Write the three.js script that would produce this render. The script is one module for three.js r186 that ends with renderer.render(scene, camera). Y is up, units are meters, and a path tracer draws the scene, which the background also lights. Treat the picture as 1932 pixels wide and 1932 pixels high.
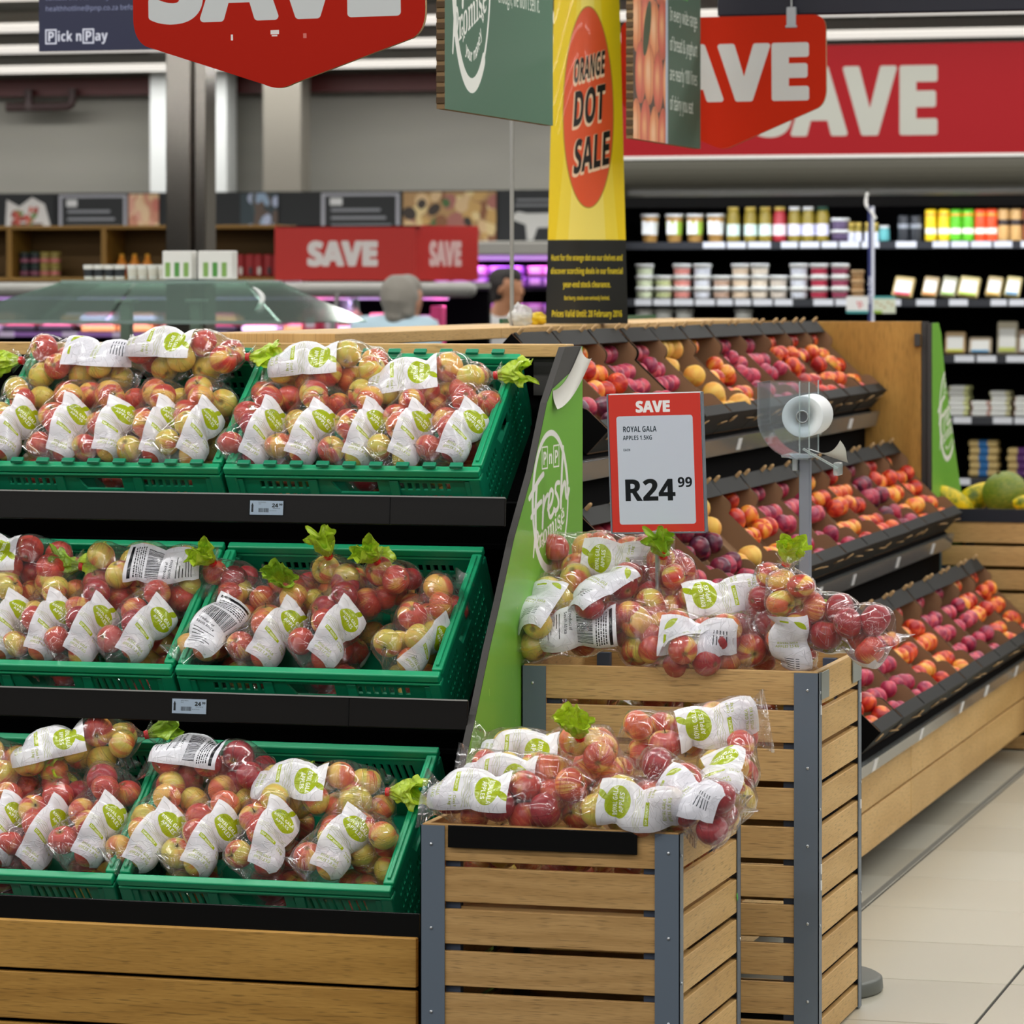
import * as THREE from 'three';
import { RoundedBoxGeometry } from 'three/addons/geometries/RoundedBoxGeometry.js';
import { mergeGeometries } from 'three/addons/utils/BufferGeometryUtils.js';
import { ImprovedNoise } from 'three/addons/math/ImprovedNoise.js';
import { MarchingCubes } from 'three/addons/objects/MarchingCubes.js';
import { RectAreaLightUniformsLib } from 'three/addons/lights/RectAreaLightUniformsLib.js';

// ---------------------------------------------------------------- camera, light, exposure
// store axes: x to the right along the front stand, y up, -z into the shop; metres
const scene = new THREE.Scene();
scene.background = new THREE.Color(0x000000);
const camera = new THREE.PerspectiveCamera(2 * Math.atan(966 / 7300) * 180 / Math.PI, 1, 0.1, 80);
camera.position.set(0, 1.62, 0);
camera.rotation.y = 15.6 * Math.PI / 180;
camera.setViewOffset(1932, 1932, 0, 421, 1932, 1932);
camera.focus = 8.1;
camera.userData.fStop = 8;
scene.add(camera);
const renderer = new THREE.WebGLRenderer({ antialias: true });
renderer.toneMapping = THREE.LinearToneMapping;
renderer.toneMappingExposure = 1.04;
renderer.shadowMap.enabled = true;
RectAreaLightUniformsLib.init();
const LAMP_ROWS = [-5.2, -2.6, 0.0, 2.6, 5.2, 7.6, 10.0, 12.4, 14.8, 17.2, 19.6, 22.0, 24.0, 26.2];   // distance into the shop of each row of ceiling battens
const LAMP_Y = 3.24, LAMP_W = 0.16, LAMP_X0 = -14, LAMP_X1 = 4.5;
const LAMP_POWER = 22.5, LAMP_GLOW = 0.8;
for (const d of LAMP_ROWS) {
  const l = new THREE.RectAreaLight(0xfaf9f6, LAMP_POWER, LAMP_X1 - LAMP_X0, LAMP_W);
  l.position.set((LAMP_X0 + LAMP_X1) / 2, LAMP_Y - 0.055, -d);
  l.rotation.x = -Math.PI / 2;
  scene.add(l);
}

// ---------------------------------------------------------------- helpers
const used = {};
const numbered = (n) => { const k = used[n] = (used[n] ?? -1) + 1; return k ? `${n}_${String(k).padStart(3, '0')}` : n; };
function rng(seed) { let s = seed * 2654435761 % 4294967296 || 1; return () => { s |= 0; s = s + 0x6D2B79F5 | 0; let t = Math.imul(s ^ s >>> 15, 1 | s); t = t + Math.imul(t ^ t >>> 7, 61 | t) ^ t; return ((t ^ t >>> 14) >>> 0) / 4294967296; }; }
const P = (x, y, d) => new THREE.Vector3(x, y, -d);
const R = (a) => a * Math.PI / 180;
const lerp = (a, b, t) => a + (b - a) * t, clamp = (x, a = 0, b = 1) => Math.min(b, Math.max(a, x));
const smooth = (a, b, x) => { const t = clamp((x - a) / (b - a)); return t * t * (3 - 2 * t); };
function tag(o, label, category, group) { o.userData.label = label; o.userData.category = category; if (group) o.userData.group = group; return o; }
function thing(name, label, category, pos, group) { const g = new THREE.Group(); g.name = numbered(name); tag(g, label, category, group); if (pos) g.position.copy(pos); scene.add(g); return g; }
function part(name, geo, mat, parent, pos, rot) {
  const m = new THREE.Mesh(geo, mat); m.castShadow = m.receiveShadow = true;
  if (parent === scene) m.name = numbered(name);
  else { const c = (parent.userData._n ??= {}); const k = c[name] = (c[name] ?? -1) + 1; m.name = k ? `${name}_${String(k).padStart(3, '0')}` : name; }
  if (pos) m.position.copy(pos.isVector3 ? pos : new THREE.Vector3(...pos)); if (rot) m.rotation.set(...rot);
  parent.add(m); return m;
}
const single = (name, geo, mat, label, category, pos, group, rot) => tag(part(name, geo, mat, scene, pos, rot), label, category, group);
function struct(name, geo, mat, pos, rot) { const m = part(name, geo, mat, scene, pos, rot); m.userData.kind = 'structure'; return m; }
const boxCache = {};
function box(w, h, d, r = 0) { const k = [w, h, d, r].map((v) => v.toFixed(4)).join(); return boxCache[k] ??= r ? new RoundedBoxGeometry(w, h, d, 1, Math.min(r, w / 2.01, h / 2.01, d / 2.01)) : new THREE.BoxGeometry(w, h, d); }
function at(geo, x, y, z, rx = 0, ry = 0, rz = 0) { const g = geo.clone(); if (rx || ry || rz) g.applyMatrix4(new THREE.Matrix4().makeRotationFromEuler(new THREE.Euler(rx, ry, rz))); g.translate(x, y, z); return g; }
const merge = (list) => mergeGeometries(list.map((g) => { const q = g.index ? g.toNonIndexed() : g.clone(); for (const k of Object.keys(q.attributes)) if (!['position', 'normal', 'uv'].includes(k)) q.deleteAttribute(k); q.clearGroups(); return q; }));
// board with its grain along its longest side, uv in metres
function plank(w, h, d, r = 0.003, seed = 0) {
  const g = new RoundedBoxGeometry(w, h, d, 1, Math.min(r, w / 3, h / 3, d / 3)), p = g.attributes.position, n = g.attributes.normal, uv = g.attributes.uv;
  const ax = w >= h && w >= d ? 0 : h >= d ? 1 : 2, rr = rng(seed + 17), o1 = rr() * 7, o2 = rr() * 5;
  for (let i = 0; i < p.count; i++) {
    const q = [p.getX(i), p.getY(i), p.getZ(i)], m = [Math.abs(n.getX(i)), Math.abs(n.getY(i)), Math.abs(n.getZ(i))];
    const o = [0, 1, 2].filter((k) => k !== ax), across = m[o[0]] > m[o[1]] ? o[1] : o[0];
    uv.setXY(i, q[ax] / 1.1 + o1, q[across] / 0.42 + o2);
  }
  return g;
}
function extrude(pts, depth, bevel = 0) { const s = pts instanceof THREE.Shape ? pts : new THREE.Shape(pts.map((q) => new THREE.Vector2(...q))); return new THREE.ExtrudeGeometry(s, bevel ? { depth: depth - 2 * bevel, bevelEnabled: true, bevelThickness: bevel, bevelSize: bevel, bevelOffset: -bevel, bevelSegments: 1, curveSegments: 8 } : { depth, bevelEnabled: false, curveSegments: 10 }); }
function lathe(pts, seg = 20) { return new THREE.LatheGeometry(pts.map((q) => new THREE.Vector2(...q)), seg); }
function tube(pts, r, seg = 20, rad = 8) { return new THREE.TubeGeometry(new THREE.CatmullRomCurve3(pts.map((q) => q.isVector3 ? q : new THREE.Vector3(...q))), seg, r, rad); }
function roundRect(s, x, y, w, h, r) { s.moveTo(x + r, y); s.lineTo(x + w - r, y); s.quadraticCurveTo(x + w, y, x + w, y + r); s.lineTo(x + w, y + h - r); s.quadraticCurveTo(x + w, y + h, x + w - r, y + h); s.lineTo(x + r, y + h); s.quadraticCurveTo(x, y + h, x, y + h - r); s.lineTo(x, y + r); s.quadraticCurveTo(x, y, x + r, y); return s; }

// lettering stretched to an exact width and cap height
function fitText(g, s, x, y, w, cap, color, stroke = 0, font = 'bold') {
  g.save(); g.font = `${font} 100px sans-serif`; const m = g.measureText(s).width, k = cap * stroke; g.translate(x, y - k / 2); g.scale((w - k) / m, (cap - k) / 73); g.textAlign = 'left'; g.fillStyle = g.strokeStyle = color; g.lineJoin = 'round'; g.fillText(s, 0, 0);
  if (k) { g.lineWidth = k * 73 / cap; g.strokeText(s, 0, 0); } g.restore();
}
// ---------------------------------------------------------------- textures
const noise = new ImprovedNoise();
const N = (x, y, z = 0) => noise.noise(x, y, z);
function pix(w, h, fn, srgb = true) {
  const d = new Uint8Array(w * h * 4);
  for (let y = 0; y < h; y++) for (let x = 0; x < w; x++) { const c = fn(x / w, y / h), i = (y * w + x) * 4; d[i] = clamp(c[0], 0, 255); d[i + 1] = clamp(c[1], 0, 255); d[i + 2] = clamp(c[2], 0, 255); d[i + 3] = c[3] ?? 255; }
  const t = new THREE.DataTexture(d, w, h); t.wrapS = t.wrapT = THREE.RepeatWrapping; t.magFilter = THREE.LinearFilter; t.minFilter = THREE.LinearFilter; if (srgb) t.colorSpace = THREE.SRGBColorSpace; t.needsUpdate = true; return t;
}
function paint(w, h, fn) { const c = document.createElement('canvas'); c.width = w; c.height = h; const g = c.getContext('2d'); fn(g, w, h); const t = new THREE.CanvasTexture(c); t.colorSpace = THREE.SRGBColorSpace; t.magFilter = THREE.LinearFilter; return t; }
function woodTex(seed, a, b, knots = 1) {
  const t = pix(1024, 384, (u, v) => {
    const s = seed * 13.7, ring = N(u * 1.1 + s, v * 2.2, s) * 2.2 + v * 5 + N(u * 2.5, v * 4, s + 4) * 0.5;
    const cath = 0.5 + 0.5 * Math.sin(ring * 6.28 * knots);
    const fine = N(u * 14, v * 150, s) * 0.5 + N(u * 40, v * 300, s + 9) * 0.5, pore = Math.max(0, N(u * 30, v * 240, s + 2) - 0.22) * 2.2;
    const t = clamp(0.5 + 0.26 * (cath - 0.5) + 0.33 * fine + 0.12 * N(u * 2, v * 3, s + 7)), k = 1 - 0.24 * pore;
    return [lerp(a[0], b[0], t) * k, lerp(a[1], b[1], t) * k, lerp(a[2], b[2], t) * k];
  });
  t.wrapS = t.wrapT = THREE.MirroredRepeatWrapping; return t;
}
const std = (o) => new THREE.MeshPhysicalMaterial({ roughness: 0.6, ...o });
const woodMat = (seed, a, b, kn) => std({ map: woodTex(seed, a, b, kn), roughness: 0.52, specularIntensity: 0.5 });
const OAK = [woodMat(1, [168, 129, 78], [214, 174, 118], 1), woodMat(2, [174, 135, 84], [220, 182, 126], 0.7), woodMat(3, [160, 122, 72], [208, 168, 112], 1.3)];
const OAK_BASE = [woodMat(4, [154, 112, 50], [202, 156, 82], 0.6), woodMat(5, [150, 108, 48], [198, 152, 78], 0.9)];
const OAK_PALE = [woodMat(6, [188, 148, 90], [226, 190, 132], 0.5), woodMat(7, [182, 143, 86], [220, 184, 126], 0.7)];
const OAK_PANEL = woodMat(8, [150, 108, 48], [198, 150, 78], 0.5);
const M = {
  post: std({ color: 0x667280, roughness: 0.5, metalness: 0.25, clearcoat: 0.15 }),
  postInner: std({ color: 0x46536a, roughness: 0.55, metalness: 0.2 }),
  screw: std({ color: 0xc8ccd0, roughness: 0.3, metalness: 0.8 }),
  black: std({ color: 0x060607, roughness: 0.35, specularIntensity: 0.3 }),
  blackMatt: std({ color: 0x070708, roughness: 0.8, specularIntensity: 0.12 }),
  gloss: std({ color: 0x050506, roughness: 0.14, specularIntensity: 0.8 }),
  lip: std({ color: 0x100e0d, roughness: 0.28, specularIntensity: 0.45 }),
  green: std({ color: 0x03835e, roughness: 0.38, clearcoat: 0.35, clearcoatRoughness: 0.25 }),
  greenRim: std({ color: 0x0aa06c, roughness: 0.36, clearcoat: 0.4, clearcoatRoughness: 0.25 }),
  foam: std({ color: 0x3c3a38, roughness: 0.8 }),
  white: std({ color: 0xe6e6e2, roughness: 0.5 }),
  paper: std({ color: 0xdedede, roughness: 0.6 }),
  steel: std({ color: 0xb9bdc0, roughness: 0.28, metalness: 0.9 }),
  chrome: std({ color: 0x8f8a84, roughness: 0.12, metalness: 1 }),
  greySteel: std({ color: 0x9a9a96, roughness: 0.45, metalness: 0.35 }),
  clear: std({ color: 0xf4f8fa, roughness: 0.04, transmission: 1, thickness: 0, ior: 1.5 }),
  frosted: std({ color: 0xe8f0f0, roughness: 0.25, transmission: 0.8, thickness: 0, ior: 1.45 }),
  brown: std({ color: 0x8a684a, roughness: 0.85 }),
  brownDark: std({ color: 0x6a4f3a, roughness: 0.85 }),
  tab: std({ color: 0xb79568, roughness: 0.85 }),
  card: std({ color: 0x2a2b2a, roughness: 0.7, specularIntensity: 0.4 }),
  cardBlack: std({ color: 0x080808, roughness: 0.8, specularIntensity: 0.15 }),
};
// ---------------------------------------------------------------- room
{
  const floor = struct('floor', box(26, 0.2, 40), std({ color: 0x2c2b27, roughness: 0.8 }), P(-6, -0.1035, 11));
  const T = 0.525, mats = [0xc4bfae, 0xc8c3b2, 0xbfbaa9, 0xcac6b6].map((c, i) => std({ color: c, roughness: 0.34, clearcoat: 0.18, clearcoatRoughness: 0.3 }));
  const g = new RoundedBoxGeometry(T - 0.0075, 0.012, T - 0.0075, 1, 0.0015), r = rng(5);
  for (let i = -8; i <= 6; i++) for (let j = 0; j < 17; j++) {
    const x = -1.31 + (i + 0.5) * T, d = 7.55 + j * T + 0.13;
    if (x < -2.4 && d > 8.2) continue;
    part('floor_tile', g, mats[Math.floor(r() * 4)], floor, new THREE.Vector3(x + 6, 0.0975, -d + 11));
  }
  // expansion joint strip running down the aisle
  const strip = part('joint_strip', box(0.014, 0.004, 9.2), std({ color: 0x77766f, roughness: 0.7 }), floor, new THREE.Vector3(-1.31 - T + 6 - 0.012, 0.1035, -12.2 + 11));
  const plaster = std({ roughness: 0.85, map: pix(256, 256, (u, v) => { const k = 134 + 6 * N(u * 8, v * 8, 1) + 4 * N(u * 40, v * 40, 2); return [k, k * 0.985, k * 0.93]; }) });
  struct('wall_back', box(26, 6, 0.3), plaster, P(-6, 2.9, 27.3));
  struct('wall_front', box(26, 6, 0.3), plaster, P(-6, 2.9, -8.6));
  struct('wall_left', box(0.3, 6, 37), plaster, P(-18.8, 2.9, 9.4));
  struct('wall_right', box(0.3, 6, 37), plaster, P(6.8, 2.9, 9.4));
  struct('ceiling', box(26, 0.2, 37), std({ color: 0x8c8b84, roughness: 0.9 }), P(-6, 3.75, 9.4));
  // dark red steel beam and sprinkler pipe high on the back wall
  struct('beam_back', box(22, 0.13, 0.16), std({ color: 0x4a0d0a, roughness: 0.5 }), P(-8, 3.13, 27.03));
  const pipe = std({ color: 0x2a0f0e, roughness: 0.5 });
  const sp = thing('sprinkler_pipe', 'dark red sprinkler pipe bent down below the beam on the far wall', 'pipe', P(-11.2, 3.05, 26.95));
  part('pipe_run', tube([[-0.24, -0.07, 0.05], [0.1, -0.07, 0.05], [0.2, -0.07, 0.05], [0.27, -0.06, 0.05], [0.29, 0, 0.05], [0.29, 0.06, 0.05]], 0.035, 24), pipe, sp);
  part('drop_pipe', tube([[-0.06, 0.06, 0.05], [-0.06, -0.07, 0.05]], 0.035, 6), pipe, sp);
  part('coupling', new THREE.CylinderGeometry(0.045, 0.045, 0.06, 14), pipe, sp, [-0.06, -0.06, 0.05]);
  // rows of ceiling battens
  const body = std({ color: 0xd8d8d4, roughness: 0.5 }), glow = new THREE.MeshStandardMaterial({ color: 0xffffff, emissive: 0xfff8ee, emissiveIntensity: LAMP_GLOW });
  const names = ['first', 'second', 'third', 'fourth', 'fifth', 'sixth', 'seventh', 'eighth', 'ninth', 'tenth', 'eleventh', 'twelfth', 'thirteenth', 'fourteenth'];
  LAMP_ROWS.forEach((d, i) => {
    const L = LAMP_X1 - LAMP_X0, t = thing('ceiling_light', `long white fluorescent ceiling light, ${names[LAMP_ROWS.length - 1 - i]} row from the far wall`, 'ceiling light', P((LAMP_X0 + LAMP_X1) / 2, LAMP_Y, d));
    part('housing', box(L, 0.07, 0.2, 0.01), body, t, [0, 0.035, 0]);
    part('light_diffuser', box(L, 0.045, LAMP_W, 0.015), glow, t, [0, -0.023, 0]);
    for (let k = 0; k < 5; k++) part('hanger', box(0.03, 0.4, 0.03), body, t, [-L / 2 + 1.5 + k * (L - 3) / 4, 0.25, 0]);
  });
  // white and grey columns in front of the far wall
  const col = (x0, x1, d, mat, label, name = 'column') => { const t = struct(name, plankPlain(x1 - x0, 3.9, 0.22), mat, P((x0 + x1) / 2, 1.85, d)); t.userData.label = label; return t; };
  function plankPlain(w, h, dd) { return box(w, h, dd, 0.008); }
  const wcol = std({ color: 0xcccfce, roughness: 0.5 });
  col(-10.2, -9.85, 26.75, wcol); col(-9.87, -9.6, 26.75, wcol);
  col(-9.27, -8.98, 26.6, std({ color: 0x8a857b, roughness: 0.3, metalness: 0.5 }));
  const cc = thing('steel_column', 'polished stainless steel column rising behind the glass island', 'column', P(-6.49, 0, 17.5));
  part('column_face', box(0.125, 3.7, 0.19, 0.006), M.chrome, cc, [-0.03, 1.85, 0]);
  part('column_side', box(0.062, 3.7, 0.15, 0.006), M.chrome, cc, [0.065, 1.85, -0.02]);
}
// wood shelving, planks, screws
const screwGeo = new THREE.SphereGeometry(0.0035, 8, 5); screwGeo.scale(1, 1, 0.5);

// ---------------------------------------------------------------- slatted produce bins
function slatBin(label, x0, x1, y, d0, d1, opt = {}) {
  const w = x1 - x0, dp = d1 - d0, t = thing('slatted_bin', label, 'produce bin', P((x0 + x1) / 2, 0, (d0 + d1) / 2));
  const PW = opt.post ?? 0.05, pitch = 0.083, sh = 0.069, th = 0.002;
  for (const sx of [-1, 1]) for (const sz of [-1, 1]) {
    const g = merge([at(box(PW, y - 0.006, th), sx * (w / 2 - PW / 2), y / 2, sz * (dp / 2 - th / 2)), at(box(th, y - 0.006, PW * (opt.thin ?? 0.62)), sx * (w / 2 - th / 2), y / 2, sz * (dp / 2 - PW * (opt.thin ?? 0.62) / 2))]);
    const post = part('corner_post', g, M.post, t);
    for (let k = 0; k < 5; k++) { const yy = y - 0.04 - k * 0.166 * 1.0; if (yy > 0.05) part('screw', screwGeo, M.screw, post, [sx * (w / 2 - PW * 0.45), yy, sz * (dp / 2 + 0.001)]); }
    for (let k = 0; k < 3; k++) { const yy = y - 0.045 - k * 0.249; if (yy > 0.05) { const s = part('screw', screwGeo, M.screw, post, [sx * (w / 2 + 0.001), yy, sz * (dp / 2 - 0.012)], [0, Math.PI / 2, 0]); } }
    part('inner_batten', box(0.03, y - 0.03, 0.02), M.postInner, t, [sx * (w / 2 - PW - 0.012), y / 2, sz * (dp / 2 - 0.03)]);
  }
  let n = Math.ceil((y - 0.03) / pitch), sd = Math.round(x0 * 100 + d0 * 31);
  for (let k = 0; k < n; k++) {
    const top = y - k * pitch - (k ? 0.002 : 0), hh = Math.min(k ? sh : sh + 0.004, top - 0.006), yy = top - hh / 2;
    for (const sz of [1, -1]) part('slat', plank(w - 2 * 0.003, hh, 0.014, 0.002, sd++), OAK[(k * 5 + (sz > 0 ? 0 : 1) + sd) % 3], t, [0, yy, sz * (dp / 2 - 0.011)]);
    for (const sx of [1, -1]) part('slat', plank(0.014, hh, dp - 0.034, 0.002, sd++), OAK_PALE[(k + sd) % 2], t, [sx * (w / 2 - 0.010), yy, 0]);
  }
  part('inner_floor', box(w - 0.05, 0.012, dp - 0.05), OAK[0], t, [0, y - (opt.floor ?? 0.17), 0]);
  part('base_panel', box(w - 0.05, 0.02, dp - 0.05), M.blackMatt, t, [0, 0.02, 0]);
  return t;
}
const B1 = { x0: -2.235, x1: -1.708, y: 0.562, d0: 7.33, d1: 7.89 }, B2 = { x0: -2.245, x1: -1.588, y: 0.803, d0: 8.12, d1: 8.62 };
{
  const b1 = slatBin('low slatted oak bin with a black label strip, in front of the taller bin', B1.x0, B1.x1, B1.y, B1.d0, B1.d1, { post: 0.05 });
  part('label_holder', box(0.385, 0.044, 0.003, 0.001), M.gloss, b1, [-0.013, B1.y - 0.023, 0.2835], [-0.03, 0, 0]);
  part('sticker', box(0.008, 0.014, 0.001), std({ color: 0x3fae3a, roughness: 0.5 }), b1, [0.2645, 0.36, -0.24], [0, Math.PI / 2, 0.5]);
  const b2 = slatBin('taller slatted oak bin with grey corner posts, topped by bagged apples and the price sign', B2.x0, B2.x1, B2.y, B2.d0, B2.d1, { post: 0.054 });
  const plate = std({ color: 0x9aa09c, roughness: 0.4, metalness: 0.4 });
  part('corner_plate', box(0.002, 0.058, 0.085), plate, b2, [0.3295, B2.y - 0.033, 0.185]); part('corner_plate', box(0.002, 0.058, 0.1), plate, b2, [0.3295, B2.y - 0.033, -0.19]);
  for (const [yy, z] of [[0.72, 0.23], [0.38, 0.23], [0.7, -0.235], [0.46, -0.235], [0.345, 0.23]]) part('sticker', box(0.002, 0.02, 0.011), M.paper, b2, [0.3295, yy, z]);
  const b3 = slatBin('slatted oak bin at the far end of the aisle holding the melons', -2.26, -1.3, 0.8, 13.55, 14.15, { floor: -0.008 });
  part('bin_liner_rim', box(0.96, 0.046, 0.012), std({ color: 0x0d1220, roughness: 0.5 }), b3, [0, 0.823, 0.294]);
  part('bin_liner_rim', box(0.96, 0.046, 0.012), std({ color: 0x0d1220, roughness: 0.5 }), b3, [0, 0.823, -0.294]);
}
// ---------------------------------------------------------------- front stand with three stepped shelves
const LIPS = [{ d: 7.42, y: 0.368, h: 0.05 }, { d: 7.76, y: 0.76, h: 0.062 }, { d: 8.05, y: 1.168, h: 0.062 }];
const CR = { B: { d: 7.54, y: 0.396 }, M: { d: 7.885, y: 0.80 }, T: { d: 8.19, y: 1.222 } };
const TILT = R(36), CX = { R: -2.66, L: -3.268, F: -3.876 };
function drawFresh(g, cx, cy, w, h, ink) {   // oval seal with the hand-lettered words
  g.save(); g.translate(cx, cy); g.scale(w / 200, h / 260); g.strokeStyle = g.fillStyle = ink; g.lineCap = g.lineJoin = 'round';
  g.lineWidth = 11; g.beginPath(); g.ellipse(0, 0, 92, 122, 0, Math.PI * 0.97, Math.PI * 1.93); g.stroke();
  g.lineWidth = 7; g.beginPath(); g.ellipse(0, 0, 92, 122, 0, -0.16, Math.PI * 0.30); g.stroke();
  g.lineWidth = 15; g.beginPath(); g.ellipse(0, 0, 92, 122, 0, Math.PI * 0.28, Math.PI * 0.82); g.stroke();
  g.lineWidth = 8; g.beginPath(); g.ellipse(0, 0, 92, 122, 0, Math.PI * 0.80, Math.PI * 0.99); g.stroke();
  // boxed letters
  g.font = 'bold 34px sans-serif'; g.textAlign = 'center'; g.lineWidth = 3;
  for (const [x, c, b] of [[-30, 'P', 1], [0, 'n', 0], [30, 'P', 1]]) { if (b) { g.strokeRect(x - 14, -98, 28, 38); } g.fillText(c, x, -67); }
  // Fresh, drawn with a brush
  const S = (lw, f) => { g.lineWidth = lw; g.beginPath(); f(); g.stroke(); };
  S(11, () => { g.moveTo(-108, -12); g.quadraticCurveTo(-60, -44, -38, -50); });
  S(11, () => { g.moveTo(-72, -30); g.quadraticCurveTo(-82, 20, -74, 62); });
  S(10, () => { g.moveTo(-98, 22); g.quadraticCurveTo(-70, 2, -48, -2); });
  S(9, () => { g.moveTo(-36, -10); g.lineTo(-42, 44); g.moveTo(-40, 18); g.quadraticCurveTo(-30, -10, -14, -12); });
  S(9, () => { g.moveTo(-14, 14); g.quadraticCurveTo(16, 2, 12, -16); g.quadraticCurveTo(-4, -30, -12, 8); g.quadraticCurveTo(-8, 44, 18, 18); });
  S(9, () => { g.moveTo(46, -30); g.quadraticCurveTo(22, -34, 26, -14); g.quadraticCurveTo(48, 0, 40, 14); g.quadraticCurveTo(28, 24, 18, 16); });
  S(10, () => { g.moveTo(66, -92); g.quadraticCurveTo(56, -30, 54, 14); g.moveTo(56, -4); g.quadraticCurveTo(76, -44, 80, -18); g.quadraticCurveTo(82, 14, 98, -14); });
  // promise, small script
  S(6, () => { g.moveTo(-88, 92); g.lineTo(-80, 52); g.quadraticCurveTo(-62, 44, -64, 62); g.quadraticCurveTo(-70, 78, -82, 74); });
  g.save(); g.rotate(-0.27); g.font = 'italic bold 42px serif'; g.textAlign = 'left'; g.scale(0.95, 1); g.fillText('romise', -84, 62); g.restore();
  // or your money back round the foot of the seal
  const word = 'or your money back'; g.font = 'bold 17px sans-serif'; g.textAlign = 'center';
  for (let i = 0; i < word.length; i++) { const a = Math.PI * (0.73 - 0.66 * i / (word.length - 1)); g.save(); g.translate(Math.cos(a) * 70, Math.sin(a) * 98); g.rotate(a - Math.PI / 2); g.fillText(word[i], 0, 0); g.restore(); }
  g.restore();
}
{
  const x0 = -4.5, x1 = -2.262, w = x1 - x0, xc = (x0 + x1) / 2;
  const t = thing('produce_stand', 'stepped wooden produce stand with black shelf edges holding green crates of bagged apples', 'display stand', P(xc, 0, 7.4));
  const L = (x, y, d) => [x - xc, y, 7.4 - d];
  for (let k = 0; k < 3; k++) part('base_plank', plank(w, k ? 0.097 : 0.099, 0.018, 0.003, k + 3), OAK_BASE[k % 2], t, L(xc, 0.323 - 0.05 - k * 0.105, 7.399));
  part('toe_panel', box(w, 0.3, 0.02), M.blackMatt, t, L(xc, 0.16, 7.44));
  LIPS.forEach((l, i) => {
    const lip = part('shelf_edge', box(w, l.h, 0.012, 0.002), i ? M.lip : M.gloss, t, L(xc, l.y - l.h / 2, l.d), [-0.1, 0, 0]);
    if (i) { part('edge_strip', box(w, 0.003, 0.005), M.greySteel, lip, [0, l.h / 2, 0.007]); part('edge_joint', box(0.0015, l.h, 0.002), M.black, lip, [w / 2 - 0.26, 0, 0.0065]); }
    const c = Object.values(CR)[i], n = [Math.cos(TILT), -Math.sin(TILT)];   // under the crates
    const y0 = c.y - 0.205 * n[0], d0 = c.d - 0.205 * n[1];
    if (i) part('added_shade_board', box(w, 0.125, 0.006), M.blackMatt, t, L(xc, c.y - 0.145 * n[0] - 0.012 * Math.sin(TILT), c.d - 0.145 * n[1] - 0.012 * Math.cos(TILT)), [TILT, 0, 0]);  // black board added to darken the crates' lower fronts, in place of shade
    part('shelf_deck', box(w, 0.012, 0.44), M.blackMatt, t, L(xc, y0 + 0.2 * Math.sin(TILT), d0 + 0.2 * Math.cos(TILT)), [TILT, 0, 0]);
    
  });
  part('back_panel', box(w, 1.46, 0.016), M.blackMatt, t, L(xc, 0.73, 8.63));
  part('top_rail', plank(w + 0.0, 0.03, 0.07, 0.003, 9), OAK_PALE[1], t, L(xc, 1.478, 8.6));
  // green side panel with a dark core showing along its front edge
  const prof = [[8.655, 1.488], [8.5, 1.488], [8.475, 1.47], [8.34, 1.366], [8.219, 1.217], [8.067, 1.08], [7.957, 0.95], [7.867, 0.85], [7.778, 0.738], [7.691, 0.638], [7.5, 0.42], [7.42, 0.3], [7.42, 0.01], [8.655, 0.01]];
  const sh = new THREE.Shape(); sh.moveTo(-prof[0][0], prof[0][1]);
  prof.slice(1).forEach((q) => sh.lineTo(-q[0], q[1]));
  const core = new THREE.ExtrudeGeometry(sh, { depth: 0.015, bevelEnabled: false }); core.rotateY(-Math.PI / 2); core.translate(0.015, 0, 0);   // x: thickness
  const cg = core; cg.applyMatrix4(new THREE.Matrix4().makeTranslation(0, 0, 0));
  // core was built in (−d, y); after the turn, z = −d
  const side = part('side_panel', cg, M.foam, t, [x1 - xc - 0.001, 0, 7.4]);
  const tex = paint(1024, 1024, (g, W, H) => {   // d 7.4..8.66 left to right, y 1.49..0.23 top to bottom
    g.fillStyle = '#74b43e'; g.fillRect(0, 0, W, H);
    const r = rng(3); for (let i = 0; i < 60; i++) { g.fillStyle = `rgba(${150 + r() * 60},${200 + r() * 30},${90 + r() * 50},.5)`; g.fillRect(r() * W, 400 + r() * 600, 1 + r() * 4, 1 + r() * 14); }
    const X = (d) => (d - 7.4) / 1.26 * W, Y = (y) => (1.49 - y) / 1.26 * H;
    drawFresh(g, X(8.37), Y(1.145), X(0.33 + 7.4), 0.325 / 1.26 * H, '#f2f2ee');
  });
  const fsh = new THREE.Shape(); fsh.moveTo(-8.655, 1.487); fsh.lineTo(-8.645, 1.487); fsh.lineTo(-8.6, 1.44); fsh.lineTo(-8.5, 1.42); fsh.lineTo(-8.385, 1.395); prof.slice(3).forEach((q) => fsh.lineTo(-q[0], q[1]));
  const face = new THREE.ShapeGeometry(fsh); { const p = face.attributes.position, uv = face.attributes.uv; for (let i = 0; i < p.count; i++) { const d = -p.getX(i), y = p.getY(i); uv.setXY(i, (d - 7.4) / 1.26, 1 - (1.49 - y) / 1.26); } }
  face.rotateY(-Math.PI / 2);
  { const p = face.attributes.position; }
  // the turn by -90 degrees sends (−d, y) to z = −d facing −x; flip it to face the aisle
  face.index.array.reverse(); face.computeVertexNormals();
  part('printed_face', face, std({ map: tex, roughness: 0.4, clearcoat: 0.2, side: THREE.DoubleSide }), side, [0.0158, 0, 0]);
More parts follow.
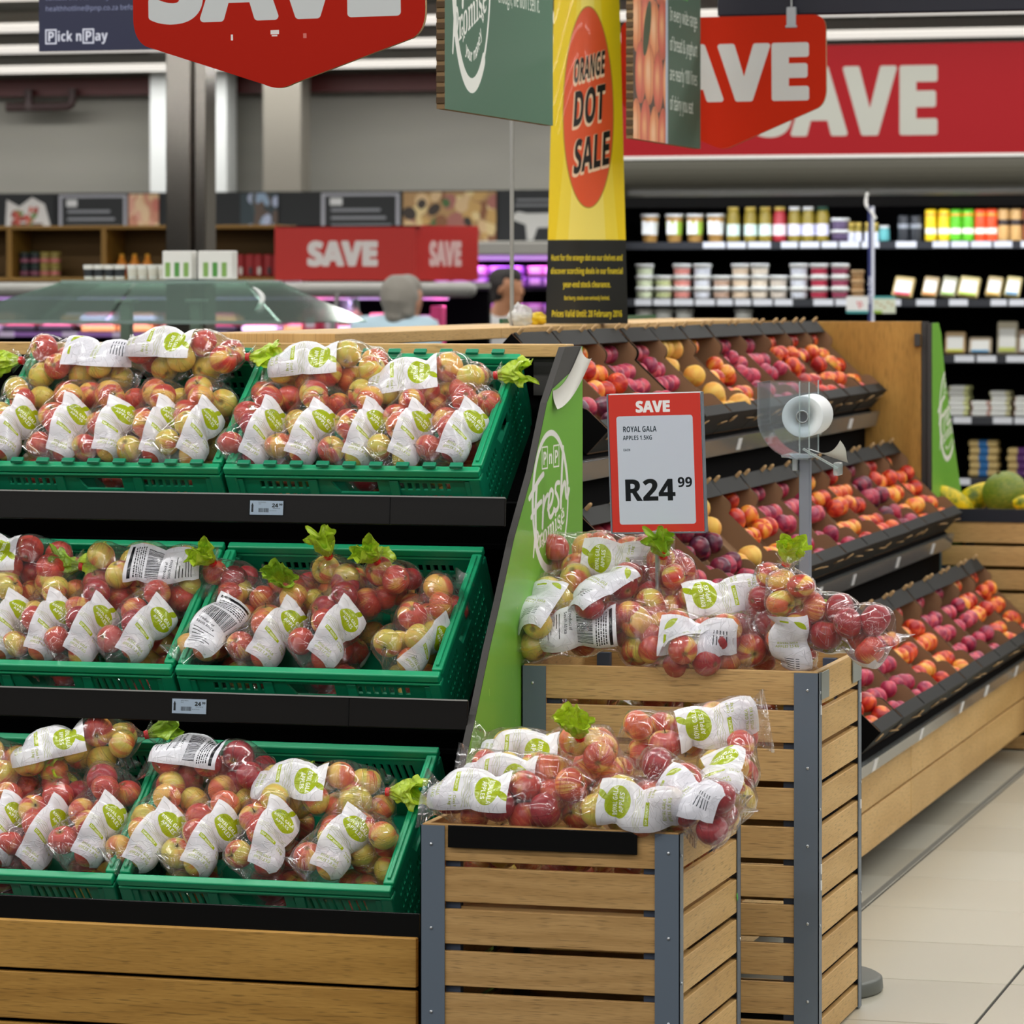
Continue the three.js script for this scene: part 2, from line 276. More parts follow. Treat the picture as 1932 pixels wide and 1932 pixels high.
  // peeled corner of the print
  const peel = new THREE.PlaneGeometry(1, 1, 16, 12); { const p = peel.attributes.position; for (let i = 0; i < p.count; i++) { const u = p.getX(i) + 0.5, v = p.getY(i) + 0.5, a = v * 2.5 * (0.75 + 0.25 * u), rr = 0.010 + 0.005 * u, d = lerp(8.385, 8.64, u), y = lerp(1.392, 1.487, Math.pow(u, 1.3)) - 0.012 * Math.sin(u * 3.14); p.setXYZ(i, 0.017 + rr * (1 - Math.cos(a)), y - rr * Math.sin(a) * 1.2 - v * 0.03 * (1 - 0.5 * u), -(d + rr * Math.sin(a) * 0.35 - v * 0.012)); } peel.computeVertexNormals(); }
  part('peeled_corner', peel, std({ color: 0xbdbab2, roughness: 0.45, side: THREE.DoubleSide }), side);
  // the stand's back side, seen past the crate
  part('inner_post', box(0.05, 0.09, 0.02), M.foam, t, [x1 - xc - 0.06, 1.42, 7.4 - 8.6]);
}
// price tickets on the shelf edges
const ticketTex = paint(512, 208, (g, W, H) => {
  g.fillStyle = '#d4dbe8'; g.fillRect(0, 0, W, H); g.fillStyle = '#0a0a0e';
  g.beginPath(); g.moveTo(38, 30); g.lineTo(58, 80); g.lineTo(52, 80); g.lineTo(54, 168); g.lineTo(22, 168); g.lineTo(24, 80); g.lineTo(18, 80); g.fill();
  fitText(g, '24', 338, 96, 100, 58, '#0a0a0e', 0.06); fitText(g, '99', 448, 70, 54, 32, '#0a0a0e', 0.06); g.fillStyle = '#0a0a0e'; g.font = '18px sans-serif'; g.fillText('APPLES ROYAL', 128, 30); g.fillText('GALA', 128, 54); g.font = 'bold 15px sans-serif'; g.fillText('R16.66 PER 1KG', 356, 116);
  const r = rng(2); let x = 134; while (x < 280) { const w = 2 + r() * 6; g.fillRect(x, 110, w, 60); x += w + 2 + r() * 5; } g.font = '14px sans-serif'; g.fillText('600 1007 043 225', 300, 150);
});
for (const [x, l, lab] of [[-2.805, 2, 'small white price ticket reading 24.99 on the top black shelf edge'], [-2.878, 1, 'small white price ticket reading 24.99 on the middle black shelf edge']]) {
  const L = LIPS[l], t = thing('price_ticket', lab, 'price tag', P(x, L.y - 0.029, L.d - 0.0085)); t.rotation.x = -0.1;
  part('ticket_card', box(0.077, 0.031, 0.001), [M.paper, M.paper, M.paper, M.paper, std({ map: ticketTex, roughness: 0.35 }), M.paper], t);
  part('ticket_sleeve', box(0.082, 0.036, 0.0006), M.clear, t, [0, 0, 0.0012]);
}
// ---------------------------------------------------------------- green folding crates
const CW = 0.598, CD = 0.415, CH = 0.19;
function slotted(w, h, holes, th) { const s = new THREE.Shape(); s.moveTo(-w / 2, -h); s.lineTo(w / 2, -h); s.lineTo(w / 2, 0); s.lineTo(-w / 2, 0); s.closePath(); for (const q of holes) { const p = new THREE.Path(); q.forEach((v, i) => i ? p.lineTo(...v) : p.moveTo(...v)); p.closePath(); s.holes.push(p); } const g = new THREE.ExtrudeGeometry(s, { depth: th, bevelEnabled: false }); g.translate(0, 0, -th / 2); return g; }
const rectHole = (x, y, w, h, sl = 0) => [[x - w / 2 + sl, y], [x + w / 2 + sl, y], [x + w / 2 - sl, y - h], [x - w / 2 - sl, y - h]];
const handleHole = (x, y, w, h) => [[x - w / 2, y], [x + w / 2, y], [x + w / 2 - 0.0, y - h], [x - w / 2 + 0.02, y - h]];
function wallHoles(kind) {
  const H = [];
  if (kind === 'front') { H.push(handleHole(0, -0.03, 0.12, 0.034)); for (const s of [-1, 1]) for (let k = 0; k < 10; k++) { H.push(rectHole(s * 0.16 - 0.075 + k * 0.0165, -0.032, 0.0075, 0.044, -0.003)); H.push(rectHole(s * 0.16 - 0.075 + k * 0.0165, -0.09, 0.0075, 0.05)); } }
  if (kind === 'grid') { H.push(handleHole(0, -0.032, 0.11, 0.032)); for (const s of [-1, 1]) for (let k = 0; k < 8; k++) for (let j = 0; j < 4; j++) H.push(rectHole(s * 0.155 - 0.062 + k * 0.0178, -0.034 - j * 0.034, 0.011, 0.02)); }
  if (kind === 'side') { H.push(handleHole(0, -0.03, 0.1, 0.03)); for (const s of [-1, 1]) for (let k = 0; k < 6; k++) for (let j = 0; j < 4; j++) H.push(rectHole(s * 0.115 - 0.045 + k * 0.0165, -0.036 - j * 0.034, 0.01, 0.02)); for (let k = 0; k < 6; k++) for (let j = 0; j < 3; j++) H.push(rectHole(-0.04 + k * 0.0165, -0.078 - j * 0.033, 0.01, 0.02)); }
  return H;
}
const crateGeo = {};
for (const k of ['front', 'grid']) crateGeo[k] = slotted(CW - 0.012, CH, wallHoles(k), 0.006);
crateGeo.side = slotted(CD - 0.012, CH, wallHoles('side'), 0.006);
crateGeo.rimLong = merge([at(box(CW, 0.019, 0.02, 0.004), 0, -0.008, 0), at(box(CW, 0.006, 0.012, 0.002), 0, -0.024, 0.003)]);
crateGeo.rimShort = merge([at(box(0.024, 0.017, CD - 0.03, 0.004), 0, -0.008, 0), at(box(0.008, 0.008, CD - 0.05, 0.002), 0, 0.002, 0), at(box(0.013, 0.006, CD - 0.03, 0.002), 0, -0.024, 0)]);
crateGeo.rib = box(0.022, CH - 0.03, 0.008, 0.002);
crateGeo.corner = box(0.03, CH - 0.02, 0.03, 0.006);
crateGeo.clip = merge([-4, -3, -2, -1, 0, 1, 2, 3, 4].map((k) => at(box(0.03, 0.008, 0.015, 0.002), k * 0.062, 0.003, -0.002)));
const crateName = { TR: 'top shelf crate next to the green side panel', TL: 'top shelf crate away from the side panel', MR: 'middle shelf crate next to the side panel', ML: 'middle shelf crate away from the side panel', BR: 'lowest crate beside the low oak bin', BL: 'lowest crate cut off by the picture edge' };
const crates = {};
function makeCrate(key) {
  const c = CR[key[0]], t = thing('plastic_crate', `green slotted plastic crate of bagged apples, ${crateName[key]}`, 'crate', P(CX[key[1]], c.y, c.d), 'green crates on the stand');
  // local axes: x along the shelf, z towards the shopper down the slope (origin at the front rim), y out of the crate
  t.rotation.x = TILT;
  const front = part('front_wall', crateGeo[key[0] === 'B' || key === 'ML' ? 'front' : 'grid'], M.green, t, [0, -0.008, -0.004]);
  for (const x of [-0.27, -0.095, 0.095, 0.27]) part('rib', crateGeo.rib, M.green, front, [x, -CH / 2 - 0.01, 0.005]);
  part('back_wall', crateGeo[key[0] === 'B' ? 'front' : 'grid'], M.green, t, [0, -0.008, -CD + 0.004]);
  for (const s of [-1, 1]) part('side_wall', crateGeo.side, M.green, t, [s * (CW / 2 - 0.005), -0.008, -CD / 2], [0, s * Math.PI / 2, 0]);
  part('crate_floor', box(CW - 0.012, 0.006, CD - 0.01), M.green, t, [0, -CH, -CD / 2]);
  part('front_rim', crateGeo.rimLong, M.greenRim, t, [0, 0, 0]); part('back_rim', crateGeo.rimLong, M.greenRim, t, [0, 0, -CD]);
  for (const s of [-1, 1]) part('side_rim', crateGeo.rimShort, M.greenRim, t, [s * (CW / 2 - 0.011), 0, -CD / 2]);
  for (const sx of [-1, 1]) for (const z of [-0.006, -CD + 0.006]) part('corner', crateGeo.corner, M.green, t, [sx * (CW / 2 - 0.014), -CH / 2 - 0.012, z]);
  if (key[0] === 'T') { part('rim_clips', crateGeo.clip, M.green, t, [0, 0.008, 0.003]); part('rim_clips', crateGeo.clip, M.green, t, [0, 0.008, -CD]); }
  crates[key] = t; return t;
}
for (const k of Object.keys(crateName)) makeCrate(k);
// ---------------------------------------------------------------- apples and their bags
function appleTex(seed, ya, yb, ra, rb, cover) {
  return pix(192, 96, (u, v) => {
    const a = u * Math.PI * 2, X = Math.cos(a) * 1.2, Z = Math.sin(a) * 1.2, s = seed * 9.1;
    const big = N(X + s, v * 1.6, Z), streak = N(X * 14 + s, v * 1.1, Z * 14) * 0.34 + N(X * 34 + s, v * 1.9, Z * 34) * 0.3, side = 0.45 * Math.cos(a - seed);
    let k = smooth(-0.28, 0.34, big * 0.9 + side * 0.7 + streak * 0.75 + (cover - 0.5) * 1.5);
    const yk = clamp(0.5 + N(X * 2 + s, v * 2, Z * 2)), rk = clamp(0.5 + streak * 0.9 + N(X * 3, v * 3 + s, Z * 3) * 0.5);
    const c = [0, 1, 2].map((i) => lerp(lerp(ya[i], yb[i], yk), lerp(ra[i], rb[i], rk), k));
    const top = smooth(0.86, 0.98, v + 0.05 * streak), bot = smooth(0.1, 0.02, v);
    const q = [lerp(lerp(c[0], 150, top * 0.75), 110, bot * 0.7), lerp(lerp(c[1], 150, top * 0.75), 95, bot * 0.7), lerp(lerp(c[2], 62, top * 0.75), 50, bot * 0.7)];
    const pit = smooth(0.945, 0.985, v) * 0.75; for (let i = 0; i < 3; i++) q[i] = lerp(q[i], [74, 62, 26][i], pit);
    const dot = N(u * 70, v * 40, s + 3) > 0.42 ? 14 : 0;
    return [q[0] + dot, q[1] + dot, q[2] + dot * 0.7];
  });
}
const Y1 = [230, 190, 84], Y2 = [208, 198, 82], Y3 = [234, 176, 88], R1 = [208, 86, 58], R2 = [182, 46, 48], R3 = [140, 26, 42], R4 = [222, 118, 72];
const appleMat = [[1, Y1, Y2, R4, R1, 0.22], [2, Y2, Y1, R1, R4, 0.32], [3, Y1, Y3, R1, R4, 0.5], [4, Y3, Y1, R1, R2, 0.62], [5, Y3, Y1, R4, R2, 0.75], [6, Y3, Y1, R2, R1, 0.9], [7, Y3, Y1, R2, R3, 1.0], [8, Y1, Y2, R2, R1, 0.55], [9, Y3, Y3, R3, R2, 1.15]]
  .map((q) => std({ map: appleTex(...q), roughness: 0.34, clearcoat: 0.3, clearcoatRoughness: 0.2, specularIntensity: 0.7 }));
const PAL = { y: [0, 1, 0, 2, 1, 7, 3], m: [2, 3, 4, 7, 2, 3, 1, 0], r: [4, 5, 6, 6, 5, 8, 3] };
const AR = 0.0322;
const appleGeo = (() => { const p = []; for (let i = 0; i <= 16; i++) { const t = i / 16, a = -Math.PI / 2 + t * Math.PI; let r = Math.cos(a) * (1.0 + 0.07 * Math.sin(a)), y = Math.sin(a) * 0.92; if (t > 0.8) y -= Math.pow((t - 0.8) / 0.2, 2) * 0.22; if (t < 0.16) y += Math.pow((0.16 - t) / 0.16, 2) * 0.16; p.push([Math.max(r, 0.0001) * AR * 1.03, y * AR]); } return lathe(p, 20); })();
const stalkGeo = tube([[0, 0, 0], [0.001, 0.006, 0], [0.003, 0.012, 0.001]], 0.0011, 4, 5), stalkMat = std({ color: 0x5a4326, roughness: 0.8 });
// crinkled clear film
const crinkle = paint(1024, 1024, (g, W, H) => {
  g.fillStyle = '#505050'; g.fillRect(0, 0, W, H); const r = rng(77); g.lineCap = 'round';
  for (let k = 0; k < 26; k++) { const x = r() * W, y = r() * H, q = g.createRadialGradient(x, y, 4, x, y, 60 + r() * 120); q.addColorStop(0, `rgba(150,150,150,${0.3 + r() * 0.3})`); q.addColorStop(1, 'rgba(150,150,150,0)'); g.fillStyle = q; g.fillRect(0, 0, W, H); }
  for (let k = 0; k < 150; k++) { const x = r() * W, y = r() * H, a = r() < 0.6 ? (r() - 0.5) * 0.9 : r() * 6.28, l = 60 + r() * 260, b = (r() - 0.5) * 50, w = 5 + r() * 12; for (const [m, o] of [[1, 0.1], [0.66, 0.14], [0.36, 0.2], [0.14, 0.26]]) { g.strokeStyle = `rgba(255,255,255,${o})`; g.lineWidth = w * m; g.beginPath(); g.moveTo(x, y); g.quadraticCurveTo(x + Math.cos(a) * l / 2 - Math.sin(a) * b, y + Math.sin(a) * l / 2 + Math.cos(a) * b, x + Math.cos(a) * l, y + Math.sin(a) * l); g.stroke(); } }
}); crinkle.colorSpace = THREE.NoColorSpace; crinkle.wrapS = crinkle.wrapT = THREE.RepeatWrapping;
const film = new THREE.MeshPhysicalMaterial({ color: 0xfbfbfd, transmission: 0.975, thickness: 0, roughness: 0.1, ior: 1.62, bumpMap: crinkle, bumpScale: 0.0055, side: THREE.DoubleSide });
const filmLabelTex = { };
function blob(g, x, y, s) { g.save(); g.translate(x, y); g.scale(s, s); g.fillStyle = '#a3b412'; g.beginPath(); g.ellipse(0, 0, 88, 66, 0.08, 0, 7); g.fill(); g.beginPath(); g.moveTo(6, -50); g.quadraticCurveTo(20, -112, 66, -110); g.quadraticCurveTo(60, -64, 14, -46); g.fill(); g.fillStyle = '#f4f6e4'; g.font = 'bold 33px sans-serif'; g.textAlign = 'center'; g.fillText('ROYAL GALA', 4, -4, 156); g.fillText('APPLES', 4, 30, 110); g.restore(); }
const labels = {
  f: paint(512, 832, (g, W, H) => {
    const gr = g.createLinearGradient(0, 0, 0, H); gr.addColorStop(0, 'rgba(238,237,241,0.93)'); gr.addColorStop(0.55, 'rgba(236,235,240,0.88)'); gr.addColorStop(1, 'rgba(230,232,240,0.68)'); g.fillStyle = gr; g.fillRect(0, 0, W, H);
    blob(g, W * 0.52, 210, 2.0);
    g.strokeStyle = 'rgba(150,160,70,.7)'; g.lineWidth = 4; for (let k = 0; k < 4; k++) { g.beginPath(); for (let x = 20; x < W - 20; x += 14) g.lineTo(x, 392 + k * 22 + 8 * Math.sin(x * 0.035 + k)); g.stroke(); }
    g.fillStyle = '#a3b412'; g.save(); g.translate(70, 505); g.fillRect(0, 0, 240, 44); g.fillStyle = '#eef2d8'; g.font = 'bold 32px sans-serif'; g.fillText('TOP QUALITY', 8, 34, 224); g.restore();
    g.fillStyle = '#98a528'; g.font = 'bold 36px sans-serif'; g.fillText('Class 1', 352, 540); g.fillText('1.5 kg', 352, 584);
    g.font = 'bold 46px sans-serif'; g.fillStyle = 'rgba(140,155,50,.75)'; g.fillText('ROYAL GALA', 120, 720, 240); g.fillText('APPLES 1.5 KG', 100, 772, 280);
  }),
  b: paint(512, 832, (g, W, H) => {
    g.fillStyle = 'rgba(234,234,240,0.93)'; g.fillRect(0, 0, W, H); g.fillStyle = '#14151c'; g.fillRect(40, 40, W - 80, 34);
    const r = rng(8); for (let k = 0; k < 5; k++) { let x = 50; while (x < W - 60) { const w = 6 + r() * 34; g.fillRect(x, 100 + k * 26, w, 13); x += w + 8; } }
    let x = 60; while (x < 440) { const w = 3 + r() * 10; g.fillRect(x, 250, w, 170); x += w + 3 + r() * 9; }
    g.font = 'bold 44px sans-serif'; g.fillText('Product of', 60, 500); g.fillText('South Africa', 60, 552); for (let k = 0; k < 6; k++) { g.fillRect(60, 600 + k * 30, 150 + r() * 220, 8); }
  }),
  p: paint(512, 832, (g, W, H) => {
    g.fillStyle = 'rgba(232,232,240,0.9)'; g.fillRect(0, 0, W, H); g.fillStyle = 'rgba(160,178,30,.95)'; g.beginPath(); g.moveTo(330, 60); g.quadraticCurveTo(460, 60, 470, 190); g.quadraticCurveTo(380, 170, 330, 60); g.fill(); g.fillRect(150, 60, 120, 26);
    g.fillStyle = 'rgba(150,165,60,.8)'; g.font = 'bold 44px sans-serif'; g.fillText('ROYAL GALA', 110, 400, 280); g.fillText('APPLES 1.5 KG', 90, 450, 310);
    g.fillStyle = '#1d2433'; g.font = 'bold 26px sans-serif'; for (let k = 0; k < 5; k++) { g.fillRect(180, 600 + k * 34, 130, 10); g.fillRect(330, 600 + k * 34, 40, 10); }
  }),
};
const labelMat = {}; for (const k in labels) labelMat[k] = std({ map: labels[k], transparent: true, roughness: 0.24, bumpMap: crinkle, bumpScale: 0.002, side: THREE.DoubleSide, clearcoat: 0.3 });
const limeLeaf = std({ color: 0xc8e43c, roughness: 0.3, transmission: 0.3, thickness: 0, bumpMap: crinkle, bumpScale: 0.003, side: THREE.DoubleSide });
const limeDeep = std({ color: 0xa4cc34, roughness: 0.32, transmission: 0.3, thickness: 0, bumpMap: crinkle, bumpScale: 0.003, side: THREE.DoubleSide });
const redTie = std({ color: 0xd01212, roughness: 0.4 });
const bagVariants = [];
function bagVariant(seed) {
  const r = rng(seed + 40), A = [];
  for (let k = 0; k < 5; k++) { const a = (k % 2 ? 2.3 : 0.75) + (r() - 0.5) * 0.7; for (const s of [-1, 1]) { const rad = AR * (0.9 + r() * 0.14); A.push({ p: new THREE.Vector3(-0.098 + k * 0.049 + (r() - 0.5) * 0.012, s * Math.cos(a) * 0.0305, s * Math.sin(a) * 0.0315), s: rad / AR, q: new THREE.Euler(r() * 6.3, r() * 6.3, r() * 6.3) }); } }
  const K = 30, dirs = [...Array(K)].map((_, j) => j / K * Math.PI * 2);
  const rings = {};
  function hull(u) {
    const key = u.toFixed(4); if (rings[key]) return rings[key];
    const uu = clamp(u, -0.122, 0.118), disks = [];
    for (const a of A) { const du = Math.abs(uu - a.p.x), W = 0.056; if (du < W) disks.push([a.p.y, a.p.z, (AR * a.s + 0.0022) * Math.sqrt(1 - (du / W) ** 2)]); }
    const h = dirs.map((f) => Math.max(...disks.map((d) => d[0] * Math.cos(f) + d[1] * Math.sin(f) + d[2])));
    return rings[key] = dirs.map((f) => { let m = 9; for (let k = 0; k < K; k++) { const c = Math.cos(dirs[k] - f); if (c > 0.25) m = Math.min(m, h[k] / c); } return m; });
  }
  function rad(u, f) {
    const H = hull(u), t = ((f / (Math.PI * 2)) % 1 + 1) % 1 * K, i = Math.floor(t), m = lerp(H[i % K], H[(i + 1) % K], t - i);
    let q = m + 0.0016 * N(u * 40 + seed, Math.cos(f) * 2.2, Math.sin(f) * 2.2) + 0.0012 * N(u * 90 + f * 3, f * 6, seed);
    if (u < -0.122) { const s = smooth(-0.122, -0.158, u), e = 1 / Math.sqrt((Math.cos(f) / 0.003) ** 2 + (Math.sin(f) / (0.056 + 0.008 * s)) ** 2); q = lerp(q, e, Math.pow(s, 0.8)); }
    if (u > 0.112) { const s = smooth(0.112, 0.15, u); q = lerp(q, 0.0075, s) * (1 + 0.16 * s * (1 - s) * 4 * Math.sin(f * 13 + seed)); if (u > 0.152) q += (u - 0.152) * 0.9 * (1 + 0.4 * Math.sin(5 * f)); }
    return q;
  }
  function patch(u0, u1, f0, f1, nu, nf, off, uvm) {
    const pos = [], uv = [], ix = [];
    for (let i = 0; i <= nu; i++) for (let j = 0; j <= nf; j++) { const u = lerp(u0, u1, i / nu), f = lerp(f0, f1, j / nf), q = rad(u, f) + off; pos.push(u, q * Math.cos(f), q * Math.sin(f)); uv.push(...(uvm ? [j / nf, i / nu] : [f / (Math.PI * 2) * 2 + seed * 0.37, u * 5])); }
    for (let i = 0; i < nu; i++) for (let j = 0; j < nf; j++) { const a = i * (nf + 1) + j, b = a + 1, c = a + nf + 1, d = c + 1; ix.push(a, b, c, b, d, c); }
    const g = new THREE.BufferGeometry(); g.setAttribute('position', new THREE.Float32BufferAttribute(pos, 3)); g.setAttribute('uv', new THREE.Float32BufferAttribute(uv, 2)); g.setIndex(ix); g.computeVertexNormals(); return g;
  }
  return { A, film: patch(-0.158, 0.17, -Math.PI, Math.PI, 46, 40, 0.0006), filmLow: patch(-0.158, 0.17, -Math.PI, Math.PI, 24, 20, 0.0006), label: patch(-0.132, 0.03, -0.8, 0.8, 18, 14, 0.0016, true), labelLow: patch(-0.1, 0.06, -0.8, 0.8, 12, 10, 0.0016, true) };
}
for (let k = 0; k < 6; k++) bagVariants.push(bagVariant(k));
const leafGeos = [0, 1, 2].map((sd) => { const g = new THREE.PlaneGeometry(1, 1, 72, 14), p = g.attributes.position; for (let i = 0; i < p.count; i++) { const f = (p.getX(i) + 0.5) * Math.PI * 2, t = p.getY(i) + 0.5, c = Math.cos(f), s = Math.sin(f), ruf = 0.25 * Math.sin(2 * f + sd) + 0.2 * Math.sin(7 * f + sd * 2) * (0.4 + t) + 0.6 * N(c * 2.4 + sd * 5, s * 2.4, t * 3); const q = 0.006 + Math.pow(t, 0.75) * 0.024 * (1 + ruf); p.setXYZ(i, 0.156 + t * 0.066 * (1 + 0.5 * N(c * 1.3 + sd * 9, s * 1.3, 3) + 0.03 * Math.sin(9 * f + sd)) + 0.006 * N(c * 5, s * 5 + sd, t * 6), q * c * 0.8 + t * 0.014 * Math.sin(sd * 2 + 1) + t * 0.01 * N(s * 4, t * 4, sd), q * s * 1.2 + t * 0.012 * N(c * 4, t * 4, sd + 5)); } g.computeVertexNormals(); return g; });
const ringGeo = new THREE.CylinderGeometry(0.0095, 0.0095, 0.009, 12); ringGeo.rotateZ(Math.PI / 2);
let bagN = 0;
// parent frame: origin o, a along x, b up the slope, n out of it (as columns)
function placeBag(frame, a, b, n, ang, o) {
  const k = bagN++, V = bagVariants[(o.v ?? k) % 6], r = rng(k + 900), pal = PAL[o.pal];
  const t = thing('apple_bag', o.label, 'bag of apples', null, o.group);
  const eb = new THREE.Vector3(0, Math.sin(frame.tilt), -Math.cos(frame.tilt)), en = new THREE.Vector3(0, Math.cos(frame.tilt), Math.sin(frame.tilt)), ex = new THREE.Vector3(1, 0, 0);
  t.position.copy(frame.o).addScaledVector(ex, a).addScaledVector(eb, b).addScaledVector(en, n);
  let X, Y, Z; if (o.up) { X = en.clone().addScaledVector(eb, o.lean ?? 0).addScaledVector(ex, o.leanX ?? 0).normalize(); Y = eb.clone().negate(); Z = X.clone().cross(Y).normalize(); Y = Z.clone().cross(X); } else { X = ex.clone().multiplyScalar(Math.cos(R(ang))).addScaledVector(eb, Math.sin(R(ang))).addScaledVector(en, o.pitch ?? 0).normalize(); Y = en.clone(); Z = X.clone().cross(Y).normalize(); Y = Z.clone().cross(X); }
  t.quaternion.setFromRotationMatrix(new THREE.Matrix4().makeBasis(X, Y, Z));
  const roll = R(o.roll ?? 0); t.quaternion.multiply(new THREE.Quaternion().setFromAxisAngle(new THREE.Vector3(1, 0, 0), roll));
  const s = o.s ?? 1; t.scale.set(s * (o.len ?? 1), s, s);
  V.A.forEach((q, i) => {
    const ap = part('apple', appleGeo, appleMat[pal[Math.floor(r() * pal.length)]], t, q.p); ap.rotation.copy(q.q); ap.rotation.y += r() * 6; ap.scale.setScalar(q.s);
    if (i % 2 === 0 && !o.low) part('stalk', stalkGeo, stalkMat, ap, [0, AR * 0.7, 0]);
  });
  part('plastic_film', o.low ? V.filmLow : V.film, film, t);
  if (o.lab) part('printed_label', o.low ? V.labelLow : V.label, labelMat[o.lab], t, null, o.lab === 'f' ? null : null);
  if (o.tie) { part('leafy_top', leafGeos[k % 3], k % 4 === 3 ? limeDeep : limeLeaf, t); part('red_tie', ringGeo, redTie, t, [0.153, 0, 0]); }
  return t;
}
const FRAME = {};
for (const k of Object.keys(crateName)) FRAME[k] = { o: P(CX[k[1]], CR[k[0]].y, CR[k[0]].d), tilt: TILT };
FRAME.B1 = { o: P(-1.97, 0.60, 7.33), tilt: Math.atan(0.36) }; FRAME.B2 = { o: P(-1.925, 0.84, 8.12), tilt: Math.atan(0.48) };
